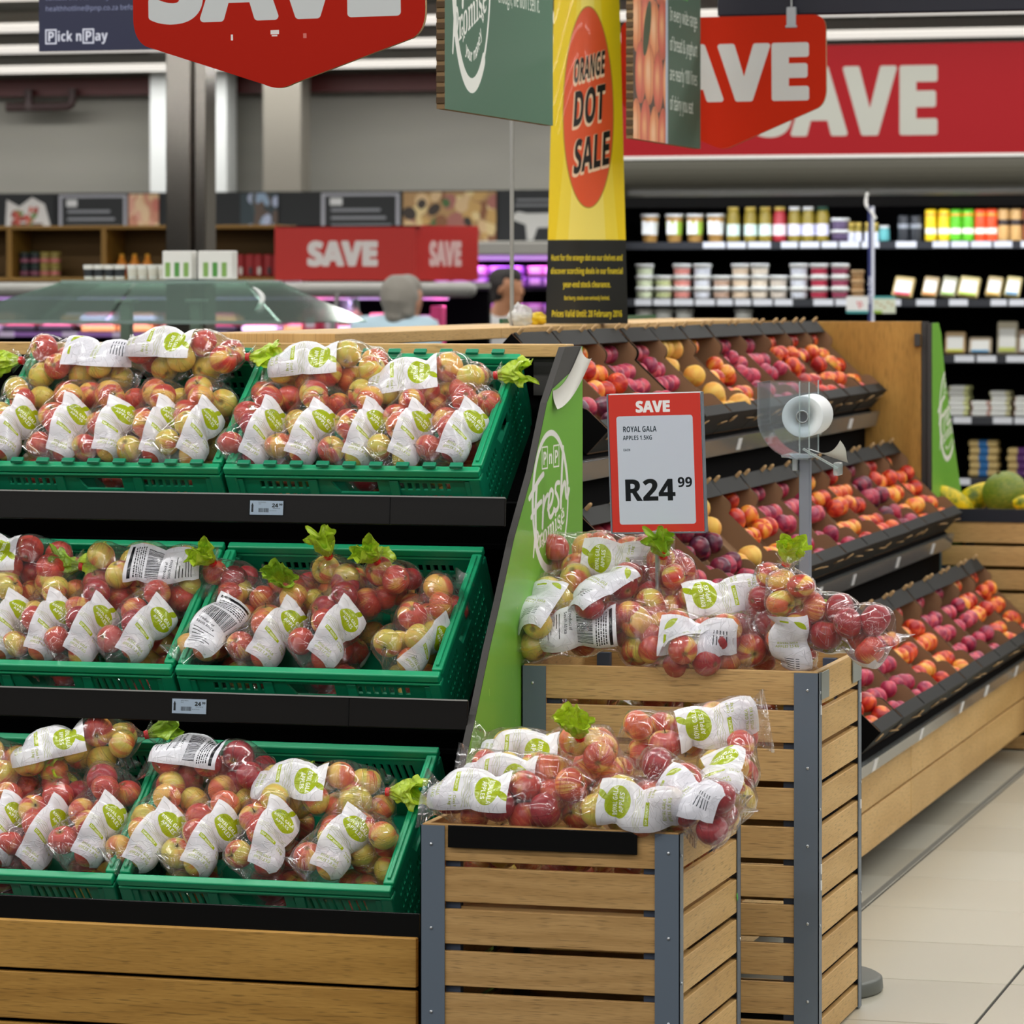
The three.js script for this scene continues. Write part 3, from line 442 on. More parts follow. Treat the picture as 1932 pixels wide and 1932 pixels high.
const BAGS = [   // frame, across, up the slope, out, heading, roll, colours, label, leaf top, words
  ["TL", -0.256, 0.143, 0, 83, 30, "y", "f", 0, "bag of yellow apples, fifth from the panel end, front row, top outer crate"],
  ["TL", -0.123, 0.139, 0, 89, 20, "m", "f", 0, "bag of mixed apples, fourth from the panel end, front row, top outer crate"],
  ["TL", -0.014, 0.134, 0, 90, 20, "m", "f", 0, "bag of mixed apples, third from the panel end, front row, top outer crate"],
  ["TL", 0.097, 0.132, 0, 89, 30, "m", "f", 0, "bag of mixed apples, second from the panel end, front row, top outer crate"],
  ["TL", 0.198, 0.137, 0.005, 84, 32, "y", "f", 0, "bag of yellow apples, first from the panel end, front row, top outer crate"],
  ["TL", -0.133, 0.337, 0.03, 177, 20, "y", "p", 1, "bag of yellow apples, crosswise at the back, far end, top outer crate"],
  ["TL", 0.124, 0.351, 0.045, -3, -25, "y", "f", 1, "bag of yellow apples, crosswise at the back, panel end, top outer crate"],
  ["TR", -0.257, 0.153, 0, 82, 30, "r", "f", 0, "bag of deep red apples, fifth from the panel end, front row, top panel-side crate"],
  ["TR", -0.141, 0.138, 0, 79, 28, "m", "f", 0, "bag of mixed apples, fourth from the panel end, front row, top panel-side crate"],
  ["TR", -0.018, 0.138, 0, 84, 32, "m", "f", 0, "bag of mixed apples, third from the panel end, front row, top panel-side crate"],
  ["TR", 0.096, 0.125, 0, 82, 25, "m", "f", 0, "bag of mixed apples, second from the panel end, front row, top panel-side crate"],
  ["TR", 0.214, 0.134, 0.005, 79, 30, "r", "f", 0, "bag of deep red apples, first from the panel end, front row, top panel-side crate"],
  ["TR", -0.129, 0.323, 0.03, 7, -35, "y", "f", 0, "bag of yellow apples, crosswise at the back, far end, top panel-side crate"],
  ["TR", 0.115, 0.285, 0.02, 10, -40, "m", "f", 1, "bag of mixed apples, crosswise at the back, panel end, top panel-side crate"],
  ["ML", -0.145, 0.145, 0, 89, 30, "y", "f", 0, "bag of yellow apples, fourth from the panel end, front row, middle outer crate"],
  ["ML", -0.045, 0.144, 0, 85, 28, "m", "f", 0, "bag of mixed apples, third from the panel end, front row, middle outer crate"],
  ["ML", 0.06, 0.139, 0, 79, 30, "r", "f", 0, "bag of deep red apples, second from the panel end, front row, middle outer crate"],
  ["ML", 0.194, 0.139, 0.005, 72, 38, "r", "f", 0, "bag of deep red apples, first from the panel end, front row, middle outer crate"],
  ["ML", -0.169, 0.308, 0.03, -1, -50, "r", "f", 1, "bag of deep red apples, crosswise at the back, far end, middle outer crate"],
  ["ML", 0.16, 0.285, 0.03, 178, 65, "y", "b", 1, "bag of yellow apples, crosswise at the back, panel end, middle outer crate"],
  ["MR", -0.232, 0.127, 0, 68, 30, "m", "b", 0, "bag of mixed apples, fourth from the panel end, front row, middle panel-side crate"],
  ["MR", -0.107, 0.128, 0, 70, 32, "m", "f", 0, "bag of mixed apples, third from the panel end, front row, middle panel-side crate"],
  ["MR", 0.027, 0.112, 0.01, 74, 32, "r", "f", 1, "bag of deep red apples, second from the panel end, front row, middle panel-side crate"],
  ["MR", 0.222, 0.098, 0, 70, 70, "m", "f", 0, "bag of mixed apples, first from the panel end, front row, middle panel-side crate"],
  ["BL", -0.009, 0.125, 0, 90, 30, "r", "f", 0, "bag of deep red apples, third from the panel end, front row, lowest outer crate"],
  ["BL", 0.096, 0.106, 0, 77, 35, "r", "f", 0, "bag of deep red apples, second from the panel end, front row, lowest outer crate"],
  ["BL", 0.215, 0.142, 0.02, 81, 38, "r", "f", 0, "bag of deep red apples, first from the panel end, front row, lowest outer crate"],
  ["BL", 0.124, 0.32, 0.05, 21, -20, "y", "f", 1, "bag of yellow apples, crosswise at the back, panel end, lowest outer crate"],
  ["BL", -0.119, 0.286, 0.03, -1, -40, "m", "f", 1, "bag of mixed apples, crosswise at the back, far end, lowest outer crate"],
  ["BR", -0.258, 0.132, 0.005, 71, 30, "m", "f", 0, "bag of mixed apples, fourth from the panel end, front row, lowest panel-side crate"],
  ["BR", -0.136, 0.119, 0, 74, 30, "y", "f", 0, "bag of yellow apples, third from the panel end, front row, lowest panel-side crate"],
  ["BR", -0.007, 0.132, 0.01, 86, 22, "m", "f", 0, "bag of mixed apples, second from the panel end, front row, lowest panel-side crate"],
  ["BR", 0.157, 0.106, 0.005, 72, 20, "m", "f", 0, "bag of mixed apples, first from the panel end, front row, lowest panel-side crate"],
  ["BR", -0.168, 0.307, 0.03, -9, -10, "r", "b", 1, "bag of deep red apples, crosswise at the back, far end, lowest panel-side crate"],
  ["BR", 0.08, 0.25, 0.03, -1, -50, "y", "f", 1, "bag of yellow apples, crosswise at the back, panel end, lowest panel-side crate"],
  ["B1", -0.116, -0.025, 0.02, 0, -38, "r", "f", 0, "bag of red apples filling the front corner of the low bin, left end"],
  ["B1", 0.136, -0.018, 0.02, 170, 60, "m", "f", 0, "bag of red-and-yellow apples at the low bin's front corner nearest the aisle"],
  ["B1", -0.076, 0.132, 0.02, -7, -55, "m", "f", 0, "bag of striped apples lying just behind the front bag at the low bin's left end"],
  ["B1", -0.079, 0.298, 0.0, 1, -60, "m", "f", 0, "small white-labelled bag at the back left of the low bin, against the tall bin"],
  ["B1", 0.21, 0.337, 0.04, -157, 55, "m", "f", 0, "topmost bag of apples leaning on the tall bin's slats at the low bin's back right"],
  ["B1", 0.251, 0.077, 0.03, 139, 40, "r", "p", 0, "bag of deep red apples under a white label, low bin's aisle side"],
  ["B1", 0.311, 0.211, 0.0, 101, 10, "m", "f", 0, "bag of apples standing at the low bin's aisle edge beside the frayed film"],
  ["B2", -0.283, 0.126, 0.03, 85, 10, "y", "p", 0, "bag with a white label sagging against the green side panel, tall bin"],
  ["B2", -0.203, 0.306, 0.06, 174, 60, "m", "f", 0, "topmost bag at the back of the tall bin, next to the green seal"],
  ["B2", -0.128, 0.151, 0.06, 57, 5, "r", "p", 0, "bag with a large plain white label in the middle of the tall bin's heap"],
  ["B2", -0.15, 0.078, 0.02, 8, -58, "r", "b", 0, "bag of deep red apples with a barcode strip, tall bin's front rim"],
  ["B2", 0.021, 0.008, 0.01, 174, 50, "m", "p", 0, "bag with red apples beside the sign's post foot, tall bin's front rim"],
  ["B2", 0.043, 0.161, 0.02, -157, 30, "y", "f", 1, "yellow apple bag with lime leaf top just behind the sign's post"],
  ["B2", 0.36, 0.07, 0.05, 152, 170, "r", "f", 0, "red apple bag hanging over the tall bin's aisle corner"],
  ["B2", 0.119, -0.01, 0.0, 34, 30, "r", "f", 1, "low red apple bag with dark leaf top, tall bin's front rim middle"],
];
for (const [f, a, b, n, ang, roll, pal, lab, tie, label] of BAGS) {
  const bin = f === 'B1' || f === 'B2', upSlope = !bin && ang > 60 && ang < 110;   // bags stood up the slope show their label on the aisle side
  placeBag(FRAME[f], a, bin ? Math.max(b, 0.05) : upSlope ? Math.max(b, 0.156) : b, n + (f === 'B1' ? -0.032 : f === 'B2' ? -0.012 : 0), ang, { roll: upSlope ? (lab === 'f' ? roll + 30 : roll) : bin ? -roll : -roll * 0.45, pal, lab, tie, label, s: f === 'B2' ? 1.06 : f === 'B1' ? 1.04 : 1.02, len: upSlope ? 0.95 : 1, pitch: bin ? 0 : 0.02 });
}
for (const [f, a, b, n, pal, lab, label, lean, leanX] of [
  ['MR', -0.238, 0.30, -0.06, 'r', null, 'upright red apple bag with lime leaf top, back row far end, middle panel-side crate', -0.25, -0.3],
  ['MR', -0.1, 0.305, -0.07, 'r', null, 'upright bag of apples with drooping leaf top, second in the back row, middle panel-side crate', -0.7, 0],
  ['MR', 0.01, 0.29, -0.05, 'm', null, 'upright bag of apples with tall leaf top, third in the back row, middle panel-side crate', -0.1, -0.12],
  ['MR', 0.148, 0.285, -0.04, 'r', null, 'upright bag of apples with leaf top, panel end of the back row, middle panel-side crate', -0.2, -0.3],
  ['B1', 0.062, 0.165, 0.0, 'm', null, 'bag with lime leaf top gathered towards the shopper, centre of the low bin', -0.7, -0.1],
  ['B2', -0.032, 0.255, 0.0, 'm', null, 'bag with lime leaf top behind the price sign post, back of the tall bin', -0.5, 0],
  ['B2', 0.20, 0.13, 0.01, 'r', null, 'red apple bag with lime leaf top, highest on the aisle side of tall bin', 0.1, 0.4],
  ['B2', 0.272, 0.07, 0.045, 'y', 'p', 'pale apple bag with a white label standing at the tall bin front corner', 0.2, 0],
  ['BR', 0.222, 0.13, -0.07, 'm', null, 'bag of apples slumped in the corner against the side wall, lowest panel-side crate', 0.2, 0],
]) placeBag(FRAME[f], a, b, n, 90, { up: 1, lean, leanX, pal, lab, roll: lab ? 0 : 180, tie: !(f === 'BR' || lab === 'p'), label, len: f === 'B2' && lab ? 0.8 : 0.92, s: 1 });
const crateShort = { TR: 'top panel-side crate', TL: 'top outer crate', MR: 'middle panel-side crate', ML: 'middle outer crate', BR: 'lowest panel-side crate', BL: 'lowest outer crate' };
// the layer underneath, seen through the slots and handle holes
for (const k of Object.keys(crateName)) for (let i = 0; i < 3; i++) placeBag(FRAME[k], -0.19 + i * 0.19, 0.17, -0.118, 88 + i * 3, { pal: 'ymr'[(i + k.charCodeAt(1)) % 3], low: 1, lab: i === 1 ? 'f' : null, roll: 150, label: `bag of apples in the bottom layer, ${['outer end', 'behind the handle hole', 'panel end'][i]}, ${crateShort[k]}`, group: `bottom layer of bags, ${crateName[k]}` });
for (const [f, y, xs, ds] of [['B1', B1.y - 0.098, [-0.16, 0, 0.16], [0.28]], ['B2', B2.y - 0.098, [-0.22, -0.075, 0.075, 0.22], [0.25]]]) xs.forEach((x, xi) => { for (const d of ds) placeBag({ o: P(-1.97 + (f === 'B2' ? 0.05 : 0), y, (f === 'B1' ? 7.33 : 8.12) + d), tilt: 0 }, x, 0, 0, 86, { pal: 'm', low: 1, roll: 30, len: 1.15, s: 1.03, label: `bag of apples in the bottom layer, ${['first', 'second', 'third', 'fourth'][xi]} behind the top gap of the ${f === 'B1' ? 'low' : 'tall'} bin`, group: `bottom layer of bags in the ${f === 'B1' ? 'low' : 'tall'} bin` }); });
// frayed film left on the low bin's rim
{
  const g = new THREE.PlaneGeometry(1, 1, 24, 8), p = g.attributes.position;
  for (let i = 0; i < p.count; i++) { const u = p.getX(i) + 0.5, v = p.getY(i) + 0.5; p.setXYZ(i, 0.012 * N(u * 7, v * 3, 2) + v * 0.02, v * 0.045 * (1 + N(u * 9, 1)) + 0.01 * N(u * 12, v * 5, 4), -u * 0.22); }
  g.computeVertexNormals();
  single('torn_film', g, film, 'strip of torn clear film frayed along the aisle rim of the low oak bin', 'plastic film', P(-1.735, B1.y, 7.58));
}
// ---------------------------------------------------------------- price sign standing in the tall bin
{
  const t = thing('price_sign', 'red-framed white price sign reading SAVE and R24.99 on a thin steel post', 'price sign', P(-1.972, B2.y - 0.15, 8.25));
  const tex = paint(768, 1092, (g, W, H) => {
    g.fillStyle = '#cf3a2f'; g.fillRect(0, 0, W, H);
    g.fillStyle = '#c9d0dd'; g.beginPath(); g.roundRect ? g.roundRect(62, 172, W - 130, H - 232, 22) : g.rect(62, 172, W - 130, H - 232); g.fill();
    fitText(g, 'SAVE', 226, 146, 300, 94, '#f1efee', 0.1);
    fitText(g, 'ROYAL GALA', 112, 298, 284, 44, '#10222c'); fitText(g, 'APPLES 1.5KG', 112, 362, 246, 35, '#10222c'); fitText(g, 'EACH', 112, 450, 60, 19, '#10222c');
    fitText(g, 'R24', 98, 846, 446, 176, '#0e1418', 0.03); fitText(g, '99', 556, 742, 126, 80, '#0e1418', 0.02);
    g.font = 'bold 14px sans-serif'; g.fillText('*valid until 28 february*', 300, 1000, 160);
  });
  const head = new THREE.Group(); head.name = 'sign_holder'; head.position.set(-0.003, 0.586, 0); head.rotation.set(0, R(-5), R(2.0)); t.add(head);
  part('printed_card', box(0.212, 0.302, 0.003), [M.paper, M.paper, M.paper, M.paper, std({ map: tex, roughness: 0.22, clearcoat: 0.5, clearcoatRoughness: 0.08 }), M.paper], head);
  part('backing_card', box(0.214, 0.304, 0.002), M.paper, head, [0.0015, 0.0015, -0.0045]);
  part('holder_edge', merge([at(box(0.003, 0.306, 0.012), 0.109, 0, -0.004), at(box(0.003, 0.306, 0.012), -0.1085, 0, -0.004), at(box(0.217, 0.003, 0.012), 0, -0.1535, -0.004)]), std({ color: 0x9aa3ae, roughness: 0.25, transmission: 0.5, thickness: 0 }), head);
  part('post', new THREE.CylinderGeometry(0.0055, 0.0055, 0.44, 14), M.steel, t, [-0.0005, 0.22, -0.002]);
  part('post_clamp', merge([at(box(0.022, 0.02, 0.012, 0.002), 0, 0.427, 0.004), at(box(0.01, 0.03, 0.012, 0.002), 0, 0.412, 0.004)]), M.greySteel, t);
}
// ---------------------------------------------------------------- bag roll dispenser behind the tall bin
{
  const d = 8.81, t = thing('bag_dispenser', 'clear plastic produce bag dispenser holding a white roll on a square steel post', 'bag dispenser', P(-1.755, 0, d));
  part('base_plate', lathe([[0.0001, 0], [0.176, 0], [0.18, 0.006], [0.178, 0.03], [0.168, 0.036], [0.0001, 0.038]], 40), std({ color: 0x70736e, roughness: 0.5, metalness: 0.5 }), t);
  part('post', box(0.026, 1.2, 0.026, 0.003), std({ color: 0x9aa0ae, roughness: 0.4, metalness: 0.45 }), t, [0, 0.635, 0]);
  const yc = 1.327;   // roll axis height; the housing is a U seen end-on, roll axis along the view
  const sh = new THREE.Shape(); sh.moveTo(-0.098, 0.078); sh.lineTo(-0.098, 0.0); sh.absarc(0, 0.0, 0.098, Math.PI, Math.PI * 1.5, false); sh.lineTo(0.02, -0.098); sh.lineTo(0.02, -0.095); sh.lineTo(0, -0.095); sh.absarc(0, 0.0, 0.095, Math.PI * 1.5, Math.PI, true); sh.lineTo(-0.095, 0.078); sh.closePath();
  const g = new THREE.ExtrudeGeometry(sh, { depth: 0.2, bevelEnabled: false, curveSegments: 24 }); g.translate(0, 0, -0.1);
  const clear2 = std({ color: 0xf6f9fb, roughness: 0.06, transmission: 0.97, thickness: 0, ior: 1.5, side: THREE.DoubleSide });
  part('housing', g, clear2, t, [0, yc, 0], [0, R(4), 0]);
  const end = new THREE.Shape(); end.moveTo(-0.098, 0.078); end.lineTo(-0.098, 0); end.absarc(0, 0, 0.098, Math.PI, Math.PI * 1.5, false); end.lineTo(0.02, -0.098); end.lineTo(0.02, 0.078); end.closePath();
  for (const z of [-0.1, 0.1]) { const w = part('end_wall', new THREE.ExtrudeGeometry(end, { depth: 0.002, bevelEnabled: false, curveSegments: 20 }), clear2, t, [Math.sin(R(4)) * z, yc, Math.cos(R(4)) * z], [0, R(4), 0]); }
  for (const [x, z] of [[0.018, -0.1], [0.0, 0.102], [0.022, 0.102]]) part('rib', box(0.003, 0.17, 0.004), M.frosted, t, [x * Math.cos(R(4)) + Math.sin(R(4)) * z, yc - 0.005, Math.cos(R(4)) * z - x * Math.sin(R(4))]);
  const roll = part('bag_roll', (() => { const q = lathe([[0.0152, -0.095], [0.046, -0.095], [0.048, -0.093], [0.048, 0.093], [0.046, 0.095], [0.0152, 0.095], [0.0152, -0.095]], 36); q.rotateX(Math.PI / 2); return q; })(), std({ color: 0xe9eef0, roughness: 0.4, transmission: 0.12, thickness: 0 }), t, [0.006, yc, 0], [0, R(4), 0]);
  part('roll_core', (() => { const q = lathe([[0.0118, -0.1], [0.0152, -0.1], [0.0152, 0.1], [0.0118, 0.1], [0.0118, -0.1]], 24); q.rotateX(Math.PI / 2); return q; })(), std({ color: 0xd6d8d8, roughness: 0.6 }), roll);
  part('core_plug', (() => { const q = new THREE.CylinderGeometry(0.0118, 0.0118, 0.02, 20); q.rotateX(Math.PI / 2); return q; })(), std({ color: 0x44444a, roughness: 0.6 }), roll, [0, 0, 0.08]);
  const tongue = new THREE.PlaneGeometry(1, 1, 12, 6); { const p = tongue.attributes.position; for (let i = 0; i < p.count; i++) { const u = p.getX(i) + 0.5, v = p.getY(i) + 0.5; p.setXYZ(i, 0.02 + u * 0.085 + 0.004 * Math.sin(v * 5), -0.06 - u * 0.025 + Math.pow(u, 4) * 0.045 * (1 - v) - v * 0.012, 0.09 - v * 0.12 + u * 0.03); } tongue.computeVertexNormals(); }
  part('loose_bag', tongue, std({ color: 0xeff2f2, roughness: 0.45, transmission: 0.25, thickness: 0, side: THREE.DoubleSide }), t, [0, yc - 0.012, 0]);
  part('cutter_arm', merge([at(box(0.09, 0.004, 0.016), 0.055, -0.095, 0.1, 0, 0, -0.5), at(box(0.016, 0.03, 0.04, 0.004), 0.096, -0.118, 0.1)]), M.frosted, t, [0, yc, 0]);
  part('mount_bracket', merge([at(box(0.075, 0.008, 0.05, 0.002), -0.012, 0, 0), at(box(0.012, 0.04, 0.03, 0.002), -0.02, -0.015, 0)]), std({ color: 0xb9c0c8, roughness: 0.35, metalness: 0.4 }), t, [0, yc - 0.093, 0.01]);
}
// ---------------------------------------------------------------- long fruit island running into the shop
const TL = [{ x: -1.87, y: 0.365 }, { x: -2.165, y: 0.765 }, { x: -2.43, y: 1.19 }], TT = R(43), TD0 = 8.72, TP = 0.364, TN = 13, TD1 = TD0 + TP * TN;
{
  const t = thing('fruit_island', 'long oak fruit island with three sloped tiers of cardboard trays under a pale ledge', 'display stand', P(-2.4, 0, 11.1));
  const at0 = (x, y, d) => [x + 2.4, y, 11.1 - d], len = TD1 - TD0, mid = (TD0 + TD1) / 2;
  const cuts = [[8.66, 9.6], [9.607, 11.04], [11.047, 12.49], [12.497, 13.44]];
  cuts.forEach(([a, b], i) => { for (let k = 0; k < 2; k++) part('base_plank', plank(0.02, 0.112, b - a, 0.003, i * 2 + k + 60), OAK_PALE[(i + k) % 2], t, at0(-1.9, 0.322 - 0.056 - k * 0.118, (a + b) / 2)); });
  part('toe_panel', box(0.02, 0.3, len + 0.1), M.blackMatt, t, at0(-2.36, 0.155, mid));
  const railMat = std({ color: 0x5c6263, roughness: 0.22, clearcoat: 0.5 });
  TL.forEach((l, i) => {
    const r = part('price_rail', box(0.012, i ? 0.052 : 0.04, len + 0.02, 0.002), railMat, t, at0(l.x, l.y - 0.024, mid), [0, 0, -0.25]);
    part('rail_cover', box(0.002, i ? 0.05 : 0.038, len), std({ color: 0xaab4ba, roughness: 0.15, transmission: 0.75, thickness: 0 }), r, [0.009, 0, 0]);
    const rr = rng(i + 30); for (let k = 0; k < 7; k++) part('price_ticket', box(0.0015, 0.034, 0.036 + rr() * 0.02), M.paper, r, [0.0105, 0, -len / 2 + 0.4 + k * 0.62 + rr() * 0.3]);
    if (i === 1) part('ticket_strip', box(0.0015, 0.044, 0.3), std({ color: 0x4f8fd0, roughness: 0.4 }), r, [0.011, 0, -len / 2 + 3.0]);
    const c = Math.cos(TT), s = Math.sin(TT);
    part('sloped_deck', box(0.36, 0.01, len), M.blackMatt, t, at0(l.x - 0.005 - 0.18 * c, l.y - 0.012 + 0.18 * s, mid), [0, 0, -TT]);
    if (i) part('riser_panel', box(0.01, 0.34, len), M.blackMatt, t, at0(l.x - 0.04, l.y - 0.22, mid));
  });
  part('back_panel', box(0.02, 1.46, len), M.blackMatt, t, at0(-2.86, 0.73, mid));
  for (const [a, b] of [[8.66, 10.1], [10.104, 11.66], [11.664, 13.45]]) part('ledge_board', plank(0.36, 0.03, b - a, 0.003, Math.round(a * 10)), OAK_PALE[Math.round(a) % 2], t, at0(-3.03, 1.5, (a + b) / 2));
  part('ledge_edge', box(0.01, 0.014, 2.0), std({ color: 0x1f5a40, roughness: 0.5 }), t, at0(-3.19, 1.522, 12.3));
  part('far_side_panel', box(1.0, 1.46, 0.02), M.blackMatt, t, at0(-3.4, 0.73, 8.72));
}
// far end stand: its oak back and its green side panel
{
  const t = thing('end_stand', 'oak-backed end stand closing the fruit island, with a green side panel beside it', 'display stand', P(-2.9, 0, 13.55));
  part('oak_back_board', plank(1.3, 1.5, 0.03, 0.003, 81), OAK_PANEL, t, [-0.02, 0.755, 0.06]);
  part('edge_trim', box(0.02, 1.5, 0.034), M.foam, t, [0.642, 0.755, 0.06]);
  part('clip', box(0.02, 0.045, 0.03, 0.003), M.foam, t, [0.618, 1.44, 0.08]);
  const sh = new THREE.Shape(); [[13.46, 1.5], [13.6, 1.5], [13.66, 1.46], [13.75, 1.3], [14.0, 1.0], [14.17, 0.81], [14.4, 0.5], [14.4, 0.02], [13.46, 0.02]].forEach((q, i) => i ? sh.lineTo(-q[0], q[1]) : sh.moveTo(-q[0], q[1]));
  const g = new THREE.ExtrudeGeometry(sh, { depth: 0.015, bevelEnabled: false }); g.rotateY(-Math.PI / 2); g.translate(0.015, 0, 13.55);
  const side = part('side_panel', g, M.foam, t, [0.655, 0, 0]);
  const tex = paint(512, 1024, (c, W, H) => { c.fillStyle = '#74b43e'; c.fillRect(0, 0, W, H); drawFresh(c, W * 0.46, H * 0.33, W * 0.52, H * 0.34, '#f0f0ec'); });
  const f = new THREE.ShapeGeometry(sh), p = f.attributes.position, uv = f.attributes.uv; for (let i = 0; i < p.count; i++) uv.setXY(i, (-p.getX(i) - 13.46) / 0.74, (p.getY(i) - 0.5));
  f.rotateY(-Math.PI / 2); f.translate(0, 0, 13.55); f.index.array.reverse(); f.computeVertexNormals();
  part('printed_face', f, std({ map: tex, roughness: 0.45, side: THREE.DoubleSide }), side, [0.0158, 0, 0]);
  part('base_box', box(1.2, 0.34, 0.8), M.blackMatt, t, [-0.02, 0.18, -0.35]);
}
// cardboard trays and their fruit
const TW = 0.358, TDp = 0.352, TH = 0.088;
const trayGeo = {};
{
  const s = new THREE.Shape(); s.moveTo(0, 0); s.lineTo(-TDp, 0); s.lineTo(-TDp, TH); s.lineTo(-TDp + 0.075, TH); s.quadraticCurveTo(-TDp + 0.095, TH, -TDp + 0.1, TH - 0.026); s.lineTo(-0.1, TH - 0.026); s.quadraticCurveTo(-0.09, TH - 0.004, -0.07, TH - 0.004); s.lineTo(0, TH - 0.004); s.closePath();
  const side = new THREE.ExtrudeGeometry(s, { depth: 0.0025, bevelEnabled: false, curveSegments: 5 }); side.rotateY(-Math.PI / 2);   // shape x -> z, thickness -> -x
  trayGeo.side = side;
  trayGeo.floor = box(TW, 0.004, TDp); trayGeo.front = box(TW, TH - 0.004, 0.004); trayGeo.back = box(TW, TH + 0.004, 0.004);
  trayGeo.frontFlap = box(TW - 0.02, 0.003, 0.036); trayGeo.backFlap = box(TW - 0.012, 0.003, 0.05);
  trayGeo.tab = (() => { const q = new THREE.CapsuleGeometry(0.009, 0.014, 3, 8); q.scale(0.85, 1, 0.6); return q; })();
  trayGeo.flapTab = box(0.036, 0.02, 0.003, 0.002);
}
function fruitTex(seed, a, b, c, mixv, bloom) { return pix(96, 48, (u, v) => { const X = Math.cos(u * 6.283), Z = Math.sin(u * 6.283), s = seed * 7.7; const k = smooth(-0.3, 0.4, N(X * 1.1 + s, v * 2, Z * 1.1) + mixv + 0.25 * N(X * 4, v * 5 + s, Z * 4)), k2 = clamp(0.5 + N(X * 2, v * 3, Z * 2 + s)), bl = bloom * clamp(0.4 + N(X * 2.5 + s, v * 4, Z * 2.5)); return [0, 1, 2].map((i) => lerp(lerp(lerp(a[i], b[i], k2), c[i], k), [200, 150, 170][i], bl)); }); }
const fm = (q, rough) => std({ map: fruitTex(...q), roughness: rough, clearcoat: 0.15, clearcoatRoughness: 0.35 });
const FRUIT = {
  plum: { name: 'plum', r: 0.0262, s: [1, 1.04, 0.98], m: [fm([1, [220, 70, 88], [196, 40, 78], [166, 34, 70], 0, 0.3], 0.42), fm([2, [206, 54, 84], [226, 96, 90], [150, 30, 66], -0.1, 0.36], 0.45), fm([3, [190, 36, 70], [212, 66, 88], [130, 26, 62], 0.1, 0.26], 0.4)] },
  dark: { name: 'plum', r: 0.029, s: [1, 1.02, 1], m: [fm([4, [140, 26, 50], [92, 22, 50], [64, 18, 44], 0.1, 0.22], 0.36), fm([5, [170, 34, 56], [104, 22, 52], [74, 20, 50], -0.1, 0.2], 0.36), fm([14, [206, 60, 80], [170, 34, 66], [120, 26, 56], -0.1, 0.2], 0.4)] },
  nect: { name: 'nectarine', r: 0.0292, s: [1, 0.96, 1], m: [fm([6, [250, 176, 60], [244, 140, 52], [214, 62, 32], 0, 0], 0.4), fm([7, [252, 190, 76], [248, 156, 60], [226, 84, 40], -0.2, 0], 0.4), fm([8, [240, 110, 44], [226, 70, 36], [176, 26, 30], 0.12, 0], 0.38)] },
  red: { name: 'nectarine', r: 0.0292, s: [1, 0.97, 1], m: [fm([9, [238, 100, 44], [210, 44, 34], [150, 20, 30], 0.1, 0], 0.36), fm([10, [246, 140, 50], [226, 76, 38], [170, 26, 30], 0, 0], 0.38), fm([11, [250, 176, 66], [240, 120, 48], [196, 44, 32], 0, 0], 0.38)] },
  yell: { name: 'peach', r: 0.034, s: [1, 0.95, 1], m: [fm([12, [242, 196, 84], [238, 180, 72], [232, 160, 70], -0.1, 0], 0.6), fm([13, [246, 204, 100], [240, 186, 84], [236, 170, 76], -0.1, 0], 0.6)] },
};
const fruitGeo = (() => { const g = new THREE.SphereGeometry(1, 18, 12), p = g.attributes.position; for (let i = 0; i < p.count; i++) { const x = p.getX(i), y = p.getY(i), z = p.getZ(i), a = Math.atan2(z, x), top = smooth(0.78, 1, y) * 0.16, crease = 0.055 * Math.exp(-((a - 0.6) ** 2) / 0.05) * smooth(-1, -0.4, y); p.setXYZ(i, x * (1 - crease), y - top, z * (1 - crease)); } g.computeVertexNormals(); return g; })();
const ROWS = { 2: ['plum', 'plum', 'dark', 'nect', 'plum', 'plum', 'yell', 'nect', 'plum', 'plum', 'red', 'red', 'nect'], 1: ['plum', 'plum', 'plum', 'dark', 'yell', 'nect', 'plum', 'plum', 'nect', 'red', 'dark', 'nect', 'nect'], 0: ['red', 'plum', 'red', 'red', 'red', 'plum', 'plum', 'nect', 'nect', 'plum', 'plum', 'nect', 'red'] };
const TIER = ['bottom', 'middle', 'top'], ORD = ['first', 'second', 'third', 'fourth', 'fifth', 'sixth', 'seventh', 'eighth', 'ninth', 'tenth', 'eleventh', 'twelfth', 'thirteenth', 'fourteenth', 'fifteenth', 'sixteenth', 'seventeenth'];
const FW = { plum: 'pink-red plums', dark: 'dark purple plums', nect: 'orange nectarines', red: 'orange-red nectarines', yell: 'yellow peaches' }, F1 = { plum: 'pink-red plum', dark: 'dark purple plum', nect: 'orange nectarine', red: 'orange-red nectarine', yell: 'yellow peach' };
const START = { 2: 2, 1: 1, 0: 4 };   // trays nearer than these stand wholly behind the front stand
